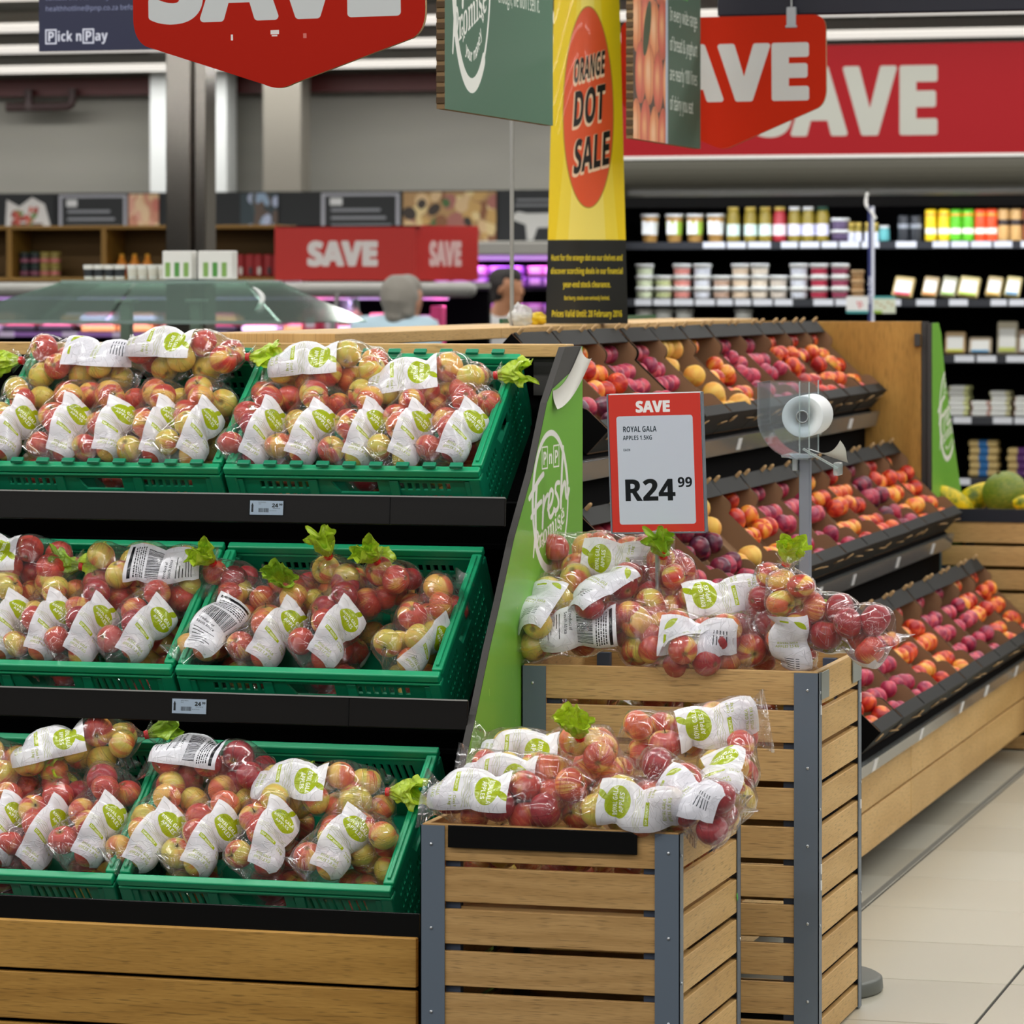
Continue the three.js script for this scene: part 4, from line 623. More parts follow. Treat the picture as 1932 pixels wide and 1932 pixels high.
for (const lv of [0, 1, 2]) for (let k = START[lv]; k < TN; k++) {
  const kind = ROWS[lv][k], F = FRUIT[kind], rr = rng(lv * 50 + k + 1), where = `${ORD[TN - 1 - k]} from the far end of the ${TIER[lv]} tier`;
  const t = thing('cardboard_tray', `dark-edged cardboard tray of ${FW[kind]}, ${where}`, 'fruit tray', P(TL[lv].x - 0.012, TL[lv].y + 0.012, TD0 + (k + 0.5) * TP), 'fruit trays on the island');
  t.rotation.set(TT + (rr() - 0.5) * 0.02, Math.PI / 2 + (rr() - 0.5) * 0.03, 0, 'YXZ');
  part('tray_floor', trayGeo.floor, M.brown, t, [0, 0.002, -TDp / 2]);
  const fr = part('front_wall', trayGeo.front, M.card, t, [0, TH / 2, -0.002]); const ff = part('front_flap', trayGeo.frontFlap, M.card, t, [0, TH - 0.004, -0.018]);
  part('back_wall', trayGeo.back, M.brownDark, t, [0, TH / 2, -TDp + 0.002]); part('back_flap', trayGeo.backFlap, M.card, t, [0, TH + 0.002, -TDp + 0.027], [0.12, 0, 0]);
  for (const s of [-1, 1]) { part('side_wall', trayGeo.side, M.brown, t, [s * (TW / 2 - 0.003) + (s > 0 ? 0 : 0.0025), 0, 0]); part('printed_side', trayGeo.side, M.cardBlack, t, [s * (TW / 2 - 0.0005) + (s > 0 ? 0.0025 : 0), 0, 0]); }
  for (const x of [-0.12, 0.12]) { part('tab', trayGeo.tab, M.tab, t, [x + (rr() - 0.5) * 0.05, TH + 0.012, -TDp + 0.006]); part('tab', trayGeo.flapTab, M.tab, t, [x + (rr() - 0.5) * 0.04, TH - 0.022 - rr() * 0.02, 0.004], [rr() * 0.8, 0, rr() * 0.6]); }
  const nx = 4, nz = 5, hidden = (lv === 2 && k < 3) || (lv === 0 && k < 4);
  const fill = hidden ? 0.3 : kind === 'yell' ? 0.35 : kind === 'plum' ? 0.96 : 0.9;
  for (let i = 0; i < nx; i++) for (let j = 0; j < nz; j++) {
    if (rr() > fill + (j / nz - 0.3) * 0.25) continue;
    const sx = (TW - 0.03) / nx, sz = (TDp - 0.02) / nz, up = (kind === 'dark' ? 0.5 : 0.22) > rr() && j > 0 ? 0.022 : 0;
    const v = new THREE.Vector3(-TW / 2 + 0.015 + (i + 0.5) * sx + (rr() - 0.5) * 0.02, 0.006 + F.r * 0.98 + up, -TDp + 0.012 + (j + 0.5) * sz + (j % 2 ? 0.006 : -0.002) + (rr() - 0.5) * 0.008);
    t.updateMatrixWorld(); t.localToWorld(v);
    const m = single(F.name, fruitGeo, F.m[Math.floor(rr() * F.m.length)], `${F1[kind]}, ${['back', 'second', 'third', 'fourth', 'front'][j]} row, ${ORD[i]} across, ${ORD[TN - 1 - k]} tray from the far end, ${TIER[lv]} tier`, F.name, v, `${FW[kind]} in the tray ${where}`, [rr() * 6, rr() * 6, rr() * 6]);
    m.scale.set(F.r * F.s[0], F.r * F.s[1], F.r * F.s[2]).multiplyScalar(0.94 + rr() * 0.1);
  }
}
// melons and papayas on the far bin
{
  const mel = std({ roughness: 0.5, map: pix(256, 128, (u, v) => { const n = N(u * 20, v * 20, 3) * 0.5 + N(u * 60, v * 50, 5) * 0.4, k = clamp(0.5 + n); return [lerp(84, 150, k), lerp(112, 150, k), lerp(28, 50, k)]; }) });
  const pap = (s) => std({ roughness: 0.5, map: pix(128, 64, (u, v) => { const n = clamp(0.45 + N(u * 5 + s, v * 6, s) * 0.9 + N(u * 30, v * 30, s) * 0.5); return [lerp(240, 84, n * n), lerp(204, 106, n * n), lerp(8, 20, n)]; }) });
  const mg = lathe([...Array(17)].map((_, i) => { const a = -Math.PI / 2 + i / 16 * Math.PI; return [Math.max(0.0001, Math.cos(a)) * 0.082, Math.sin(a) * 0.076]; }), 32);
  const wm = thing('melon', 'large round mottled green melon on the far bin, beside the papayas', 'melon', P(-2.02, 0.892, 13.78)); part('rind', mg, mel, wm, null, [0.4, 0, 0.3]); part('stem_scar', new THREE.SphereGeometry(0.008, 10, 6), std({ color: 0x6a5a34, roughness: 0.9 }), wm, [-0.02, 0.072, 0.02]);
  const pg = lathe([...Array(21)].map((_, i) => { const t = i / 20, a = -Math.PI / 2 + t * Math.PI; return [Math.max(0.0001, Math.cos(a)) * (0.052 - 0.018 * t), Math.sin(a) * 0.085 + 0.01]; }), 24);
  const papaya = (x, y, d, m, rot, label, sc = 1) => { const t = thing('papaya', label, 'papaya', P(x, y, d)); part('skin', pg, m, t, null, rot); part('stem_end', new THREE.CylinderGeometry(0.006, 0.008, 0.01, 8), std({ color: 0x6b5c30, roughness: 0.9 }), t, new THREE.Vector3(0, 0.093, 0).applyEuler(new THREE.Euler(...rot)), rot); t.scale.setScalar(sc); };
  papaya(-2.2, 0.868, 13.68, pap(1), [0.2, 0.3, -2.1], 'yellow papaya with dark green speckles at the end of the far bin'); papaya(-2.13, 0.872, 13.86, pap(4), [0.2, 0.5, -1.3], 'greenish papaya half hidden behind the yellow papaya', 1.05); papaya(-1.9, 0.856, 13.68, pap(2), [0.3, 0.2, 1.4], 'orange papaya at the picture edge beside the round melon', 0.85);
}
// ---------------------------------------------------------------- chilled wall cabinet with dairy goods (s: metres along it from its end by the banner)
const DX = -4.514, DD = 18.2, red = '#9a1e24';
function saveText(g, x, y, px, color, stroke = 0.09) { g.font = `bold ${px}px sans-serif`; g.textAlign = 'center'; g.fillStyle = g.strokeStyle = color; g.lineJoin = 'round'; g.lineWidth = px * stroke; g.fillText('SAVE', x, y); g.strokeText('SAVE', x, y); }
{
  const t = thing('chilled_cabinet', 'tall black chilled wall cabinet under a long red SAVE fascia', 'display fridge', P(DX, 0, DD));
  const W = 5.2, x0 = -0.12, xc = x0 + W / 2;
  part('back_panel', box(W, 2.3, 0.04), M.blackMatt, t, [xc, 1.15, -0.78]);
  part('base', box(W, 0.42, 0.9, 0.01), M.blackMatt, t, [xc, 0.21, -0.35]);
  part('end_panel', box(0.05, 2.3, 0.86, 0.006), M.blackMatt, t, [x0 + 0.02, 1.15, -0.36]); part('end_panel', box(0.05, 2.3, 0.86, 0.006), M.blackMatt, t, [x0 + W, 1.15, -0.36]);
  const can = new THREE.Shape(); can.moveTo(0.14, 2.25); can.quadraticCurveTo(0.16, 2.1, 0.02, 2.06); can.lineTo(-0.8, 2.06); can.lineTo(-0.8, 2.25); can.closePath();
  const cg = new THREE.ExtrudeGeometry(can, { depth: W, bevelEnabled: false, curveSegments: 10 }); cg.rotateY(Math.PI / 2); cg.scale(1, 1, 1);
  { const p = cg.attributes.position; for (let i = 0; i < p.count; i++) { const x = p.getX(i), z = p.getZ(i); p.setXYZ(i, x, p.getY(i), -z); } cg.index?.array.reverse(); const a = cg.attributes.position.array; if (!cg.index) for (let i = 0; i < a.length; i += 9) for (let k = 0; k < 3; k++) { const q = a[i + k]; a[i + k] = a[i + 6 + k]; a[i + 6 + k] = q; } cg.computeVertexNormals(); }
  part('canopy', cg, std({ color: 0x5c5a50, roughness: 0.45, metalness: 0.2 }), t, [x0, 0, 0]);
  part('canopy_trim', box(W, 0.016, 0.02), M.white, t, [xc, 2.248, 0.14]);
  const tex = paint(2048, 404, (g, w, h) => { g.fillStyle = red; g.fillRect(0, 0, w, h); fitText(g, 'SAVE', (1435 - 1180 + 47) * 0.00257 / 5.2 * w, h * 0.83, 373 * 0.00257 / 5.2 * w, h * 0.65, '#b4b5ac', 0.08); });
  part('fascia', box(W, 0.52, 0.03, 0.003), [M.paper, M.paper, M.paper, M.paper, std({ map: tex, roughness: 0.6, specularIntensity: 0.25 }), M.paper].map((m, i) => i === 4 ? m : std({ color: 0x8a1c24, roughness: 0.5 })), t, [xc, 2.515, 0.13]).geometry = box(W, 0.52, 0.03);
  part('case_light_tube', (() => { const q = new THREE.CylinderGeometry(0.012, 0.012, W - 0.3, 8); q.rotateZ(Math.PI / 2); return q; })(), new THREE.MeshStandardMaterial({ color: 0xffffff, emissive: 0xf4f6ff, emissiveIntensity: 1.2 }), t, [xc, 2.045, 0.06]);  // tube and area light added to brighten the goods under the canopy
  const cl = new THREE.RectAreaLight(0xf2f5ff, 40, W - 0.3, 0.03); cl.position.set(DX + xc, 2.028, -DD + 0.06); cl.rotation.set(-Math.PI / 2 + 0.35, 0, 0); scene.add(cl);
  part('added_tube_screen', box(W, 0.05, 0.008), M.black, t, [xc, 2.036, 0.086]);  // black strip added to keep the added tube out of sight
  const SY = [1.838, 1.561, 1.295, 1.005, 0.716];
  const ticket = std({ color: 0xc9ccd2, roughness: 0.5 });
  SY.forEach((y, i) => {
    const s = part('shelf', box(W - 0.06, 0.02, 0.56), M.black, t, [xc, y, -0.42 + 0.04 * i]);
    part('shelf_front', box(W - 0.06, 0.036, 0.012), std({ color: 0x23262c, roughness: 0.4 }), s, [0, -0.008, 0.285]);
    const r = rng(i + 70); let u = i === 0 ? 0.36 : i === 1 ? 0.03 : 1.6;
    while (u < 2.1) { const w = 0.075 + r() * 0.035; part('price_label', box(w, 0.03, 0.003), ticket, s, [u + w / 2 - xc + 0.0, -0.006, 0.293]); u += w + (r() < 0.3 ? 0.12 * r() : 0.012); }
  });
  // items
  const lathes = {
    tub: lathe([[0.0001, 0], [0.034, 0], [0.042, 0.118], [0.042, 0.122]], 20), lid: lathe([[0.0001, 0.016], [0.044, 0.016], [0.046, 0.012], [0.046, 0], [0.0001, 0]], 20),
    low: lathe([[0.0001, 0], [0.038, 0], [0.042, 0.038], [0.042, 0.04]], 20), lowlid: lathe([[0.0001, 0.016], [0.044, 0.016], [0.047, 0.012], [0.047, 0], [0.0001, 0]], 20),
    jar: lathe([[0.0001, 0], [0.03, 0], [0.032, 0.008], [0.032, 0.12], [0.026, 0.146], [0.024, 0.15]], 18), jarlid: lathe([[0.0001, 0.02], [0.026, 0.02], [0.027, 0.016], [0.027, 0], [0.0001, 0]], 18),
    sjar: lathe([[0.0001, 0], [0.025, 0], [0.027, 0.006], [0.027, 0.05], [0.022, 0.062]], 16), sjarlid: lathe([[0.0001, 0.014], [0.024, 0.014], [0.024, 0], [0.0001, 0]], 16),
    can: lathe([[0.0001, 0], [0.026, 0], [0.0285, 0.006], [0.0285, 0.142], [0.024, 0.153], [0.0001, 0.153]], 18), band: lathe([[0.0326, 0.03], [0.0326, 0.085]], 18), cband: lathe([[0.0289, 0.035], [0.0289, 0.062]], 18), tband: lathe([[0.0375, 0.034], [0.0416, 0.098]], 20), lband: lathe([[0.0388, 0.006], [0.0418, 0.034]], 20),
  };
  const C = (h, o = {}) => std({ color: h, roughness: 0.45, side: THREE.DoubleSide, ...o });
  const z0 = -0.2, put = (name, label, cat, s, y, grp) => thing(name, label, cat, P(DX + s, y + 0.0105, DD - z0), grp);
  const whiteP = C(0xe2e4e0), nuts = C(0xb48a4a), limeC = C(0xa6c84a), olive = C(0x8c7a1c), gold = C(0xc9b056), darkJ = C(0x22262b);
  ['beside the yellow banner', 'second from the yellow banner', 'third from the yellow banner', 'just before the pickle jars'].forEach((w, i) => { const q = put('yoghurt_tub', `white lidded tub with a nutty base, ${w}, uppermost cabinet shelf`, 'tub', [0.077, 0.2, 0.303, 0.406][i], SY[0]); part('cup', lathes.tub, nuts, q); part('wrap', lathes.tband, i === 1 || i === 2 ? limeC : whiteP, q, [0, 0, 0]); part('lid', lathes.lid, whiteP, q, [0, 0.12, 0]); part('front_label', box(0.05, 0.065, 0.002), whiteP, q, [-0.004, 0.07, 0.0405], [-0.07, 0, 0]); });
  [[0.494, olive, gold, 'white paper cap'], [0.579, olive, gold, 'gold lid, second pickle jar'], [0.653, olive, gold, 'gold lid, third pickle jar'], [0.723, C(0xa8202c), gold, 'red contents'], [0.797, olive, whiteP, 'white lid, right after the red jar'], [0.864, olive, whiteP, 'white lid, second after the red jar'], [0.934, olive, C(0x1d4a3a), 'dark green lid']].forEach(([s, b, l, w], i) => { const q = put('pickle_jar', `tall glass jar with ${w}, uppermost cabinet shelf`, 'jar', s, SY[0]); part('jar_body', lathes.jar, b, q); part('band', lathes.band, i < 3 ? C(0xcfe6dc) : i === 3 ? C(0xf0d8dc) : C(0xd8d8ee), q); part('jar_lid', lathes.jarlid, l, q, [0, 0.15, 0]); if (i === 0) part('paper_cap', (() => { const g = new THREE.SphereGeometry(0.045, 16, 8, 0, 6.3, 1.9, 0.9); g.scale(1, 0.8, 0.5); return g; })(), whiteP, q, [0, 0.2, 0]); });
  for (let k = 0; k < 2; k++) { const q = put('low_tub', `low white tub with purple label, ${k ? 'upper' : 'lower'} of two next to the jars`, 'tub', 1.02, SY[0] + k * 0.057); part('cup', lathes.low, C(0x6a5a78), q); part('lid', lathes.lowlid, whiteP, q, [0, 0.04, 0]); }
  for (let k = 0; k < 4; k++) { const q = put('small_jar', `${ORD[k]} of four small gold-lidded jars beside the stacked purple tubs`, 'jar', 1.075 + k * 0.033 * 1.05 + (k > 1 ? 0.012 : 0), SY[0], 'small gold-lidded jars'); q.scale.setScalar(0.6); part('jar_body', lathes.sjar, olive, q); part('band', lathes.band, C(0xd5d8e8), q, [0, -0.022, 0]).scale.set(0.84, 0.7, 0.84); part('jar_lid', lathes.sjarlid, gold, q, [0, 0.062, 0]); q.scale.set(0.62, 1.2, 0.62); }
  { const q = put('small_jar', 'white and teal jar behind the blue upright aisle marker', 'jar', 1.235, SY[0]); part('jar_body', lathes.sjar, C(0x58a8a8), q); part('jar_lid', lathes.sjarlid, whiteP, q, [0, 0.062, 0]); }
  [1.33, 1.39].forEach((s, i) => { const q = put('drink_can', `dark grey can, ${i ? 'beside the yellow cans' : 'beside the aisle marker'}`, 'can', s, SY[0]); part('can_body', lathes.can, darkJ, q); part('band', lathes.cband, C(0x8a9096), q, [0, 0.04, 0]); q.scale.y = 0.82; });
  [[1.461, 0xf2d210, 'yellow', 'first'], [1.525, 0xf2d210, 'yellow', 'second'], [1.582, 0x62c81e, 'bright green', 'first'], [1.641, 0x62c81e, 'bright green', 'second'], [1.70, 0xf0501a, 'orange', 'first'], [1.754, 0xf0501a, 'orange', 'second'], [1.811, 0xcaa060, 'tan', 'first'], [1.87, 0xcaa060, 'tan', 'second'], [1.93, 0x9a5a3a, 'brown', 'only']].forEach(([s, h, w, o], i) => { const q = put('drink_can', `${o} ${w} tall can in the coloured row, uppermost cabinet shelf`, 'can', s, SY[0]); part('can_body', lathes.can, C(h), q); part('band', lathes.cband, i < 6 ? C(0xf3efe0) : C(0x2a1c18), q, [0, i < 6 ? 0 : 0.04, 0]); part('top_ring', lathe([[0.0288, 0.12], [0.0288, 0.132]], 18), i < 6 ? C(0xe8a020) : C(h), q); });
  [[0.051, 3, 0xc8d2b0], [0.147, 2, 0xb8c08a], [0.239, 3, 0xd88a80], [0.34, 3, 0xd0d4dc], [0.437, 2, 0xb89a86], [0.53, 3, 0xd6c0a4], [0.625, 3, 0xd8ccb8], [0.718, 2, 0xc8beb0], [0.818, 3, 0xc8ccd4], [0.918, 3, 0xa82c44], [1.02, 3, 0x8a3850]].forEach(([s, n, h], i) => { for (let k = 0; k < n; k++) { const q = put('low_tub', `${k === 0 ? 'bottom' : k === n - 1 ? 'top' : 'middle'} white-lidded tub, ${ORD[i]} stack from the yellow banner, second cabinet shelf`, 'tub', s, SY[1] + k * 0.057, `${ORD[i]} stack of tubs on the second cabinet shelf`); part('cup', lathes.low, whiteP, q); part('band', lathes.lband, C(h), q); part('lid', lathes.lowlid, whiteP, q, [0, 0.04, 0]); } });
  for (let k = 0; k < 3; k++) { const q = put('low_tub', `${['bottom', 'middle', 'top'][k]} tan tub in the short stack after the wine-red tubs`, 'tub', 1.105, SY[1] + k * 0.046, 'stack of tan tubs'); part('cup', lathes.low, C(0xb08a5e), q); part('lid', lathes.lowlid, C(0xc2a276), q, [0, 0.04, 0]); q.scale.set(0.72, 0.82, 0.72); }
  [[0.05, 2], [0.147, 1], [0.25, 1], [0.545, 1]].forEach(([s], i) => { const q = put('low_tub', `white-lidded tub just showing above the island ledge, ${ORD[i]} from the banner`, 'tub', s + 0.0, SY[2] + 0.16); part('cup', lathe([[0.0001, -0.16], [0.036, -0.16], [0.042, 0.038], [0.042, 0.04]], 20), whiteP, q); part('lid', lathes.lowlid, whiteP, q, [0, 0.04, 0]); });
  // packets: bent tray with film-wrapped bulge and a printed sleeve
  const pk = (s, y, w, h, c1, c2, label, grp, tilt = -0.5, extra = 0) => { const q = put('packet', label, 'packet', s, y, grp); part('pack_body', box(w, h, 0.03, 0.01), C(c1, { roughness: 0.3 }), q, [0, h / 2, 0], [tilt, 0, extra]); const sl = part('pack_label', box(w * 0.78, h * 0.6, 0.031, 0.004), C(0xd9dad6), q, [0, h * 0.48, 0.004], [tilt, 0, extra]); part('colour_strip', box(w * 0.78, h * 0.14, 0.032, 0.003), C(c2), sl, [0, -h * 0.33, 0.001]); return q; };
  [[1.33, 0xb8a060, 0xc82848, 'a crimson'], [1.46, 0xa89060, 0xd08a40, 'an ochre'], [1.55, 0x989470, 0x8ab050, 'a leaf green'], [1.646, 0xb8a868, 0xa0c030, 'a lime'], [1.767, 0xa89460, 0xc8a040, 'a mustard'], [1.857, 0xb8a868, 0x4a80a0, 'a steel blue']].forEach(([s, a, b, w], i) => pk(s, SY[1], i % 3 === 0 ? 0.1 : 0.075, 0.11, a, b, `leaning cheese packet with ${w} strip, second cabinet shelf`, null, -0.45, -0.12));
  pk(1.58, SY[2], 0.1, 0.11, 0xb89a6a, 0xc0c040, 'plump tan packet beside the green end panel, third cabinet shelf', null, -0.2); pk(1.7, SY[2], 0.11, 0.085, 0xb8a890, 0x3a8ab8, 'low packet with a sky blue strip, third cabinet shelf', null, -0.3); pk(1.83, SY[2], 0.1, 0.16, 0xa8a088, 0xb8c060, 'tall crumpled packet, third cabinet shelf', null, -0.1); pk(1.93, SY[2], 0.1, 0.12, 0x98806a, 0xb0b0b0, 'brownish packet at the picture edge, third cabinet shelf', null, -0.2);
  [[1.6, 6, 0xc4c88a, 'nearest the green end panel'], [1.71, 3, 0xb08a80, 'lowest pile'], [1.8, 5, 0xb8b48a, 'tall middle pile'], [1.915, 4, 0xa88a78, 'pile at the picture edge']].forEach(([s, n, c, w], i) => { for (let k = 0; k < n; k++) { const q = put('packet', `white-topped flat packet, ${ORD[k]} from the bottom, fourth cabinet shelf, ${w}`, 'packet', s + (k % 2) * 0.006, SY[3] + k * 0.024, `fourth shelf packets, ${w}`); part('pack_body', box(0.1, 0.022, 0.12, 0.006), C(c), q, [0, 0.011, 0]); part('pack_label', box(0.074, 0.0225, 0.121, 0.004), C(0xd4d6d2), q, [-0.008, 0.0115, 0]); } });
  [[1.718, 5, 0x2672b4, 'bright blue'], [1.9, 4, 0x5c2470, 'deep purple']].forEach(([s, n, c, w]) => { for (let k = 0; k < n; k++) { const q = put('cheese_pack', `pale cheese pack with a ${w} sleeve, ${ORD[k]} from the bottom of its stack`, 'cheese', s + (k % 2) * 0.005, SY[4] + k * 0.035, `cheese packs with ${w} sleeves`); part('cheese', box(0.14, 0.032, 0.09, 0.01), C(0xd8bd7c), q, [0, 0.017, 0]); part('sleeve', box(0.052, 0.0335, 0.0915, 0.008), C(c), q, [0, 0.017, 0]); } });
  // upright aisle marker clipped to the cabinet
  const mk = thing('aisle_marker', 'thin blue and white upright marker strip hooked to the cabinet shelves', 'sign', P(DX + 1.232, 0, DD + 0.05));
  part('marker_strip', box(0.03, 0.62, 0.004), [0, 1, 2, 3, 4, 5].map((i) => i === 4 ? std({ roughness: 0.4, map: paint(64, 1024, (g, w, h) => { g.fillStyle = '#26306a'; g.fillRect(0, 0, w, h); g.fillStyle = '#dfe3ee'; g.fillRect(w * 0.55, 0, w * 0.4, h); g.save(); g.translate(20, 760); g.rotate(-Math.PI / 2); g.font = 'bold 44px sans-serif'; g.fillText('Pick n Pay', 0, 12); g.restore(); }) }) : M.white), mk, [0, 1.7, 0.18]);
  part('hook', tube([[-0.03, 2.075, 0.12], [-0.028, 2.02, 0.16], [0.0, 1.985, 0.18], [0.02, 1.95, 0.18]], 0.008, 12), M.white, mk);
  for (const [dx, w, tx] of [[-0.065, 0.105, 0], [0.065, 0.105, 1]]) part('shelf_flag', box(w, 0.08, 0.003), [0, 1, 2, 3, 4, 5].map((i) => i === 4 ? std({ roughness: 0.45, map: paint(128, 96, (g, W2, h) => { g.fillStyle = tx ? '#cfd6c0' : '#e4e4e2'; g.fillRect(0, 0, W2, h); g.fillStyle = '#4aa0a0'; g.fillRect(0, tx ? 0 : h - 14, W2, 14); g.fillStyle = tx ? '#b08a50' : '#d04a50'; for (let k = 0; k < 5; k++) g.fillRect(tx ? 14 + k * 22 : 60 + k * 6, 30 + (k % 3) * 14, 12, 10); if (tx) { g.fillStyle = '#90b040'; g.fillRect(0, h - 16, 50, 16); } }) }) : M.white), mk, [dx, 1.545, 0.19]);
}
// ---------------------------------------------------------------- far left: gondola with oak shelves, red SAVE box and meat trays
{
  const gd = 20, t = thing('meat_gondola', 'low chilled meat gondola with oak pigeonhole shelves and a grey rounded rail on top', 'display fridge', P(-8, 0, gd));
  const X = (x) => x + 8, OK = std({ color: 0x84601f, roughness: 0.6 }), OKd = std({ color: 0x5c4214, roughness: 0.7 });
  part('rail', (() => { const q = new THREE.CapsuleGeometry(0.042, 5.9, 6, 14); q.rotateZ(Math.PI / 2); return q; })(), std({ color: 0x9d9c96, roughness: 0.4, metalness: 0.2 }), t, [X(-8.67), 1.615, 0.36]);
  part('case_top', box(5.58, 0.03, 1.0), M.greySteel, t, [X(-8.67), 1.64, -0.12]);
  part('case_back', box(5.58, 1.6, 0.05), M.blackMatt, t, [X(-8.67), 0.8, -0.6]);
  part('case_base', box(5.58, 0.5, 1.2), M.blackMatt, t, [X(-8.67), 0.25, 0.05]);
  for (const y of [1.37, 1.16, 0.9]) { const s = part('case_shelf', box(5.58, 0.02, 0.8), std({ color: 0x2a2530, roughness: 0.5 }), t, [X(-8.67), y, -0.15]); part('lilac_edge', box(5.58, 0.022, 0.01), std({ color: 0xa070c0, roughness: 0.5 }), s, [0, 0, 0.405]); const r = rng(Math.round(y * 50)); for (let u = -2.6; u < 2.7; u += 0.18 + r() * 0.22) part('price_label', box(0.09, 0.03, 0.004), std({ color: 0xd9c8e6, roughness: 0.5 }), s, [u, 0, 0.412]); }
  part('oak_shelf_top', plank(4.0, 0.02, 0.3, 0.002, 90), OK, t, [X(-8.8), 1.955, 0.15]); part('oak_shelf_floor', plank(4.0, 0.02, 0.3, 0.002, 91), OK, t, [X(-8.8), 1.672, 0.15]); part('oak_shelf_back', plank(4.0, 0.28, 0.012, 0.002, 92), OKd, t, [X(-8.8), 1.81, 0.0]);
  for (const x of [-8.365, -7.81, -6.81, -9.2]) part('oak_divider', plank(0.03, 0.27, 0.28, 0.002, Math.round(-x * 10)), OK, t, [X(x), 1.81, 0.16]);
  // glow tubes inside the case
  const tubeG = new THREE.MeshStandardMaterial({ color: 0xffffff, emissive: 0xd8a8ff, emissiveIntensity: 0.7 });
  part('case_light_tube', (() => { const q = new THREE.CylinderGeometry(0.013, 0.013, 5.6, 8); q.rotateZ(Math.PI / 2); return q; })(), tubeG, t, [X(-8.67), 1.575, 0.24]);
  const pl = new THREE.RectAreaLight(0xe6bcff, 50, 5.6, 0.03); pl.position.set(-8.67, 1.555, -gd + 0.24); pl.rotation.set(-Math.PI / 2 + 0.35, 0, 0); scene.add(pl);
  // goods on the oak shelf
  const C = (h) => std({ color: h, roughness: 0.5 }), lat0 = (px) => -8.546 + px * 0.003115;
  const cyl = lathe([[0.0001, 0], [0.027, 0], [0.029, 0.005], [0.029, 0.064], [0.027, 0.068], [0.0001, 0.068]], 14), ring = lathe([[0.0294, 0.014], [0.0294, 0.034]], 14);
  for (let i = 0; i < 4; i++) for (let k = 0; k < 2; k++) { const q = thing('spice_tin', `${k ? 'upper' : 'lower'} ${i < 2 ? 'dark' : 'yellow'} tin, ${ORD[i]} column of the two-high block, oak pigeonhole shelf`, 'tin', P(lat0([75, 95, 114, 133][i]), 1.6825 + k * 0.069, gd - 0.2), i < 2 ? 'dark tins on the oak shelf' : 'yellow tins on the oak shelf'); part('tin_body', cyl, C(i < 2 ? 0x1c2226 : 0x8a7a3c), q); part('band', ring, C(i < 2 ? 0x8a4a60 : 0xc06a6a), q); part('tin_lid', lathe([[0.0001, 0.069], [0.0285, 0.069], [0.0285, 0.058]], 14), C(i < 2 ? 0x2a6048 : 0xc0b050), q); }
  const bot = lathe([[0.0001, 0], [0.03, 0], [0.032, 0.01], [0.031, 0.07], [0.014, 0.1], [0.013, 0.115], [0.0001, 0.117]], 16);
  for (let i = 0; i < 3; i++) { const q = thing('sauce_bottle', `orange sauce bottle, ${['first', 'middle', 'last'][i]} of three on the oak shelf beside the steel column`, 'bottle', P(lat0([258, 282, 306][i]), 1.682, gd - 0.2)); part('bottle_body', bot, C(0xdf8a1e), q); part('bottle_cap', lathe([[0.0001, 0.128], [0.013, 0.128], [0.013, 0.112]], 12), C(0xe0a030), q); part('bottle_label', lathe([[0.0325, 0.02], [0.0325, 0.05]], 16), C(0xb04a20), q); }
  for (let i = 0; i < 8; i++) { const s = [-2, 10, 462, 478, 496, 512, 530, 546][i], q = thing('coffee_pouch', `${ORD[i < 2 ? i : i - 2]} red and white pouch ${i < 2 ? 'at the picture edge' : 'in the row before the red SAVE box'}, oak shelf`, 'pouch', P(lat0(s), 1.683, gd - 0.2), i < 2 ? 'red pouches at the picture edge' : 'red pouches beside the SAVE box'); part('pouch', box(0.052, 0.125, 0.04, 0.012), C(0x9c1a1e), q, [0, 0.063, 0]); part('pouch_window', box(0.026, 0.05, 0.041, 0.008), C(i % 2 ? 0xd8d4cc : 0x2c3438), q, [0.008, 0.034, 0.001]); }
  for (let i = 0; i < 2; i++) { const q = thing('white_carton', `white carton with green pictures on the glass island top, ${i ? 'beside' : 'in front of'} the steel column`, 'carton', P([-5.031, -4.882][i], 1.655, 13.45)); part('carton', box(i ? 0.135 : 0.115, 0.105, 0.06, 0.004), C(0xdcdad4), q, [0, 0.0525, 0]); for (let k = 0; k < 3; k++) part('green_picture', box(0.022, 0.055, 0.062, 0.003), C(k % 2 ? 0x4a8a3a : 0x7aa050), q, [-0.036 + k * 0.036, 0.036, 0]); }
  for (let i = 0; i < 9; i++) { const q = thing('white_cup', `${ORD[i]} white cup along the row standing on the glass island top`, 'cup', P(-5.41 + i * 0.041 + (i > 3 ? 0.01 : 0), 1.655, 13.5), 'white cups on the glass island'); part('cup_body', lathe([[0.0001, 0], [0.017, 0], [0.022, 0.05], [0.022, 0.055]], 14), C(0xe0ddd6), q); part('cup_print', lathe([[0.0182, 0.012], [0.0212, 0.038]], 14), C(i < 4 ? 0x25282c : 0xcfcabc), q); }
  // red box sign
  const sv = thing('save_box_sign', 'red box sign with SAVE on two faces standing on the gondola rail', 'sign', P(-6.41, 1.665, gd - 0.36));
  const f1 = paint(768, 300, (g, w, h) => { g.fillStyle = '#c8281e'; g.fillRect(0, 0, w, h); fitText(g, 'SAVE', w * 0.235, h * 0.745, w * 0.53, h * 0.48, '#eee6e2', 0.14); });
  const redP = std({ color: 0xb8261e, roughness: 0.5 });
  part('front_face', box(0.785, 0.292, 0.01), [redP, redP, redP, redP, std({ map: f1, roughness: 0.5 }), redP], sv, [0, 0.146, 0]);
  part('side_face', box(0.42, 0.292, 0.01), [redP, redP, redP, redP, std({ map: f1, roughness: 0.5, color: 0xe6c8c8 }), redP], sv, [0.512, 0.146, -0.17], [0, R(52), 0]);
  part('box_top', box(0.8, 0.008, 0.25), redP, sv, [0.02, 0.288, -0.12]);
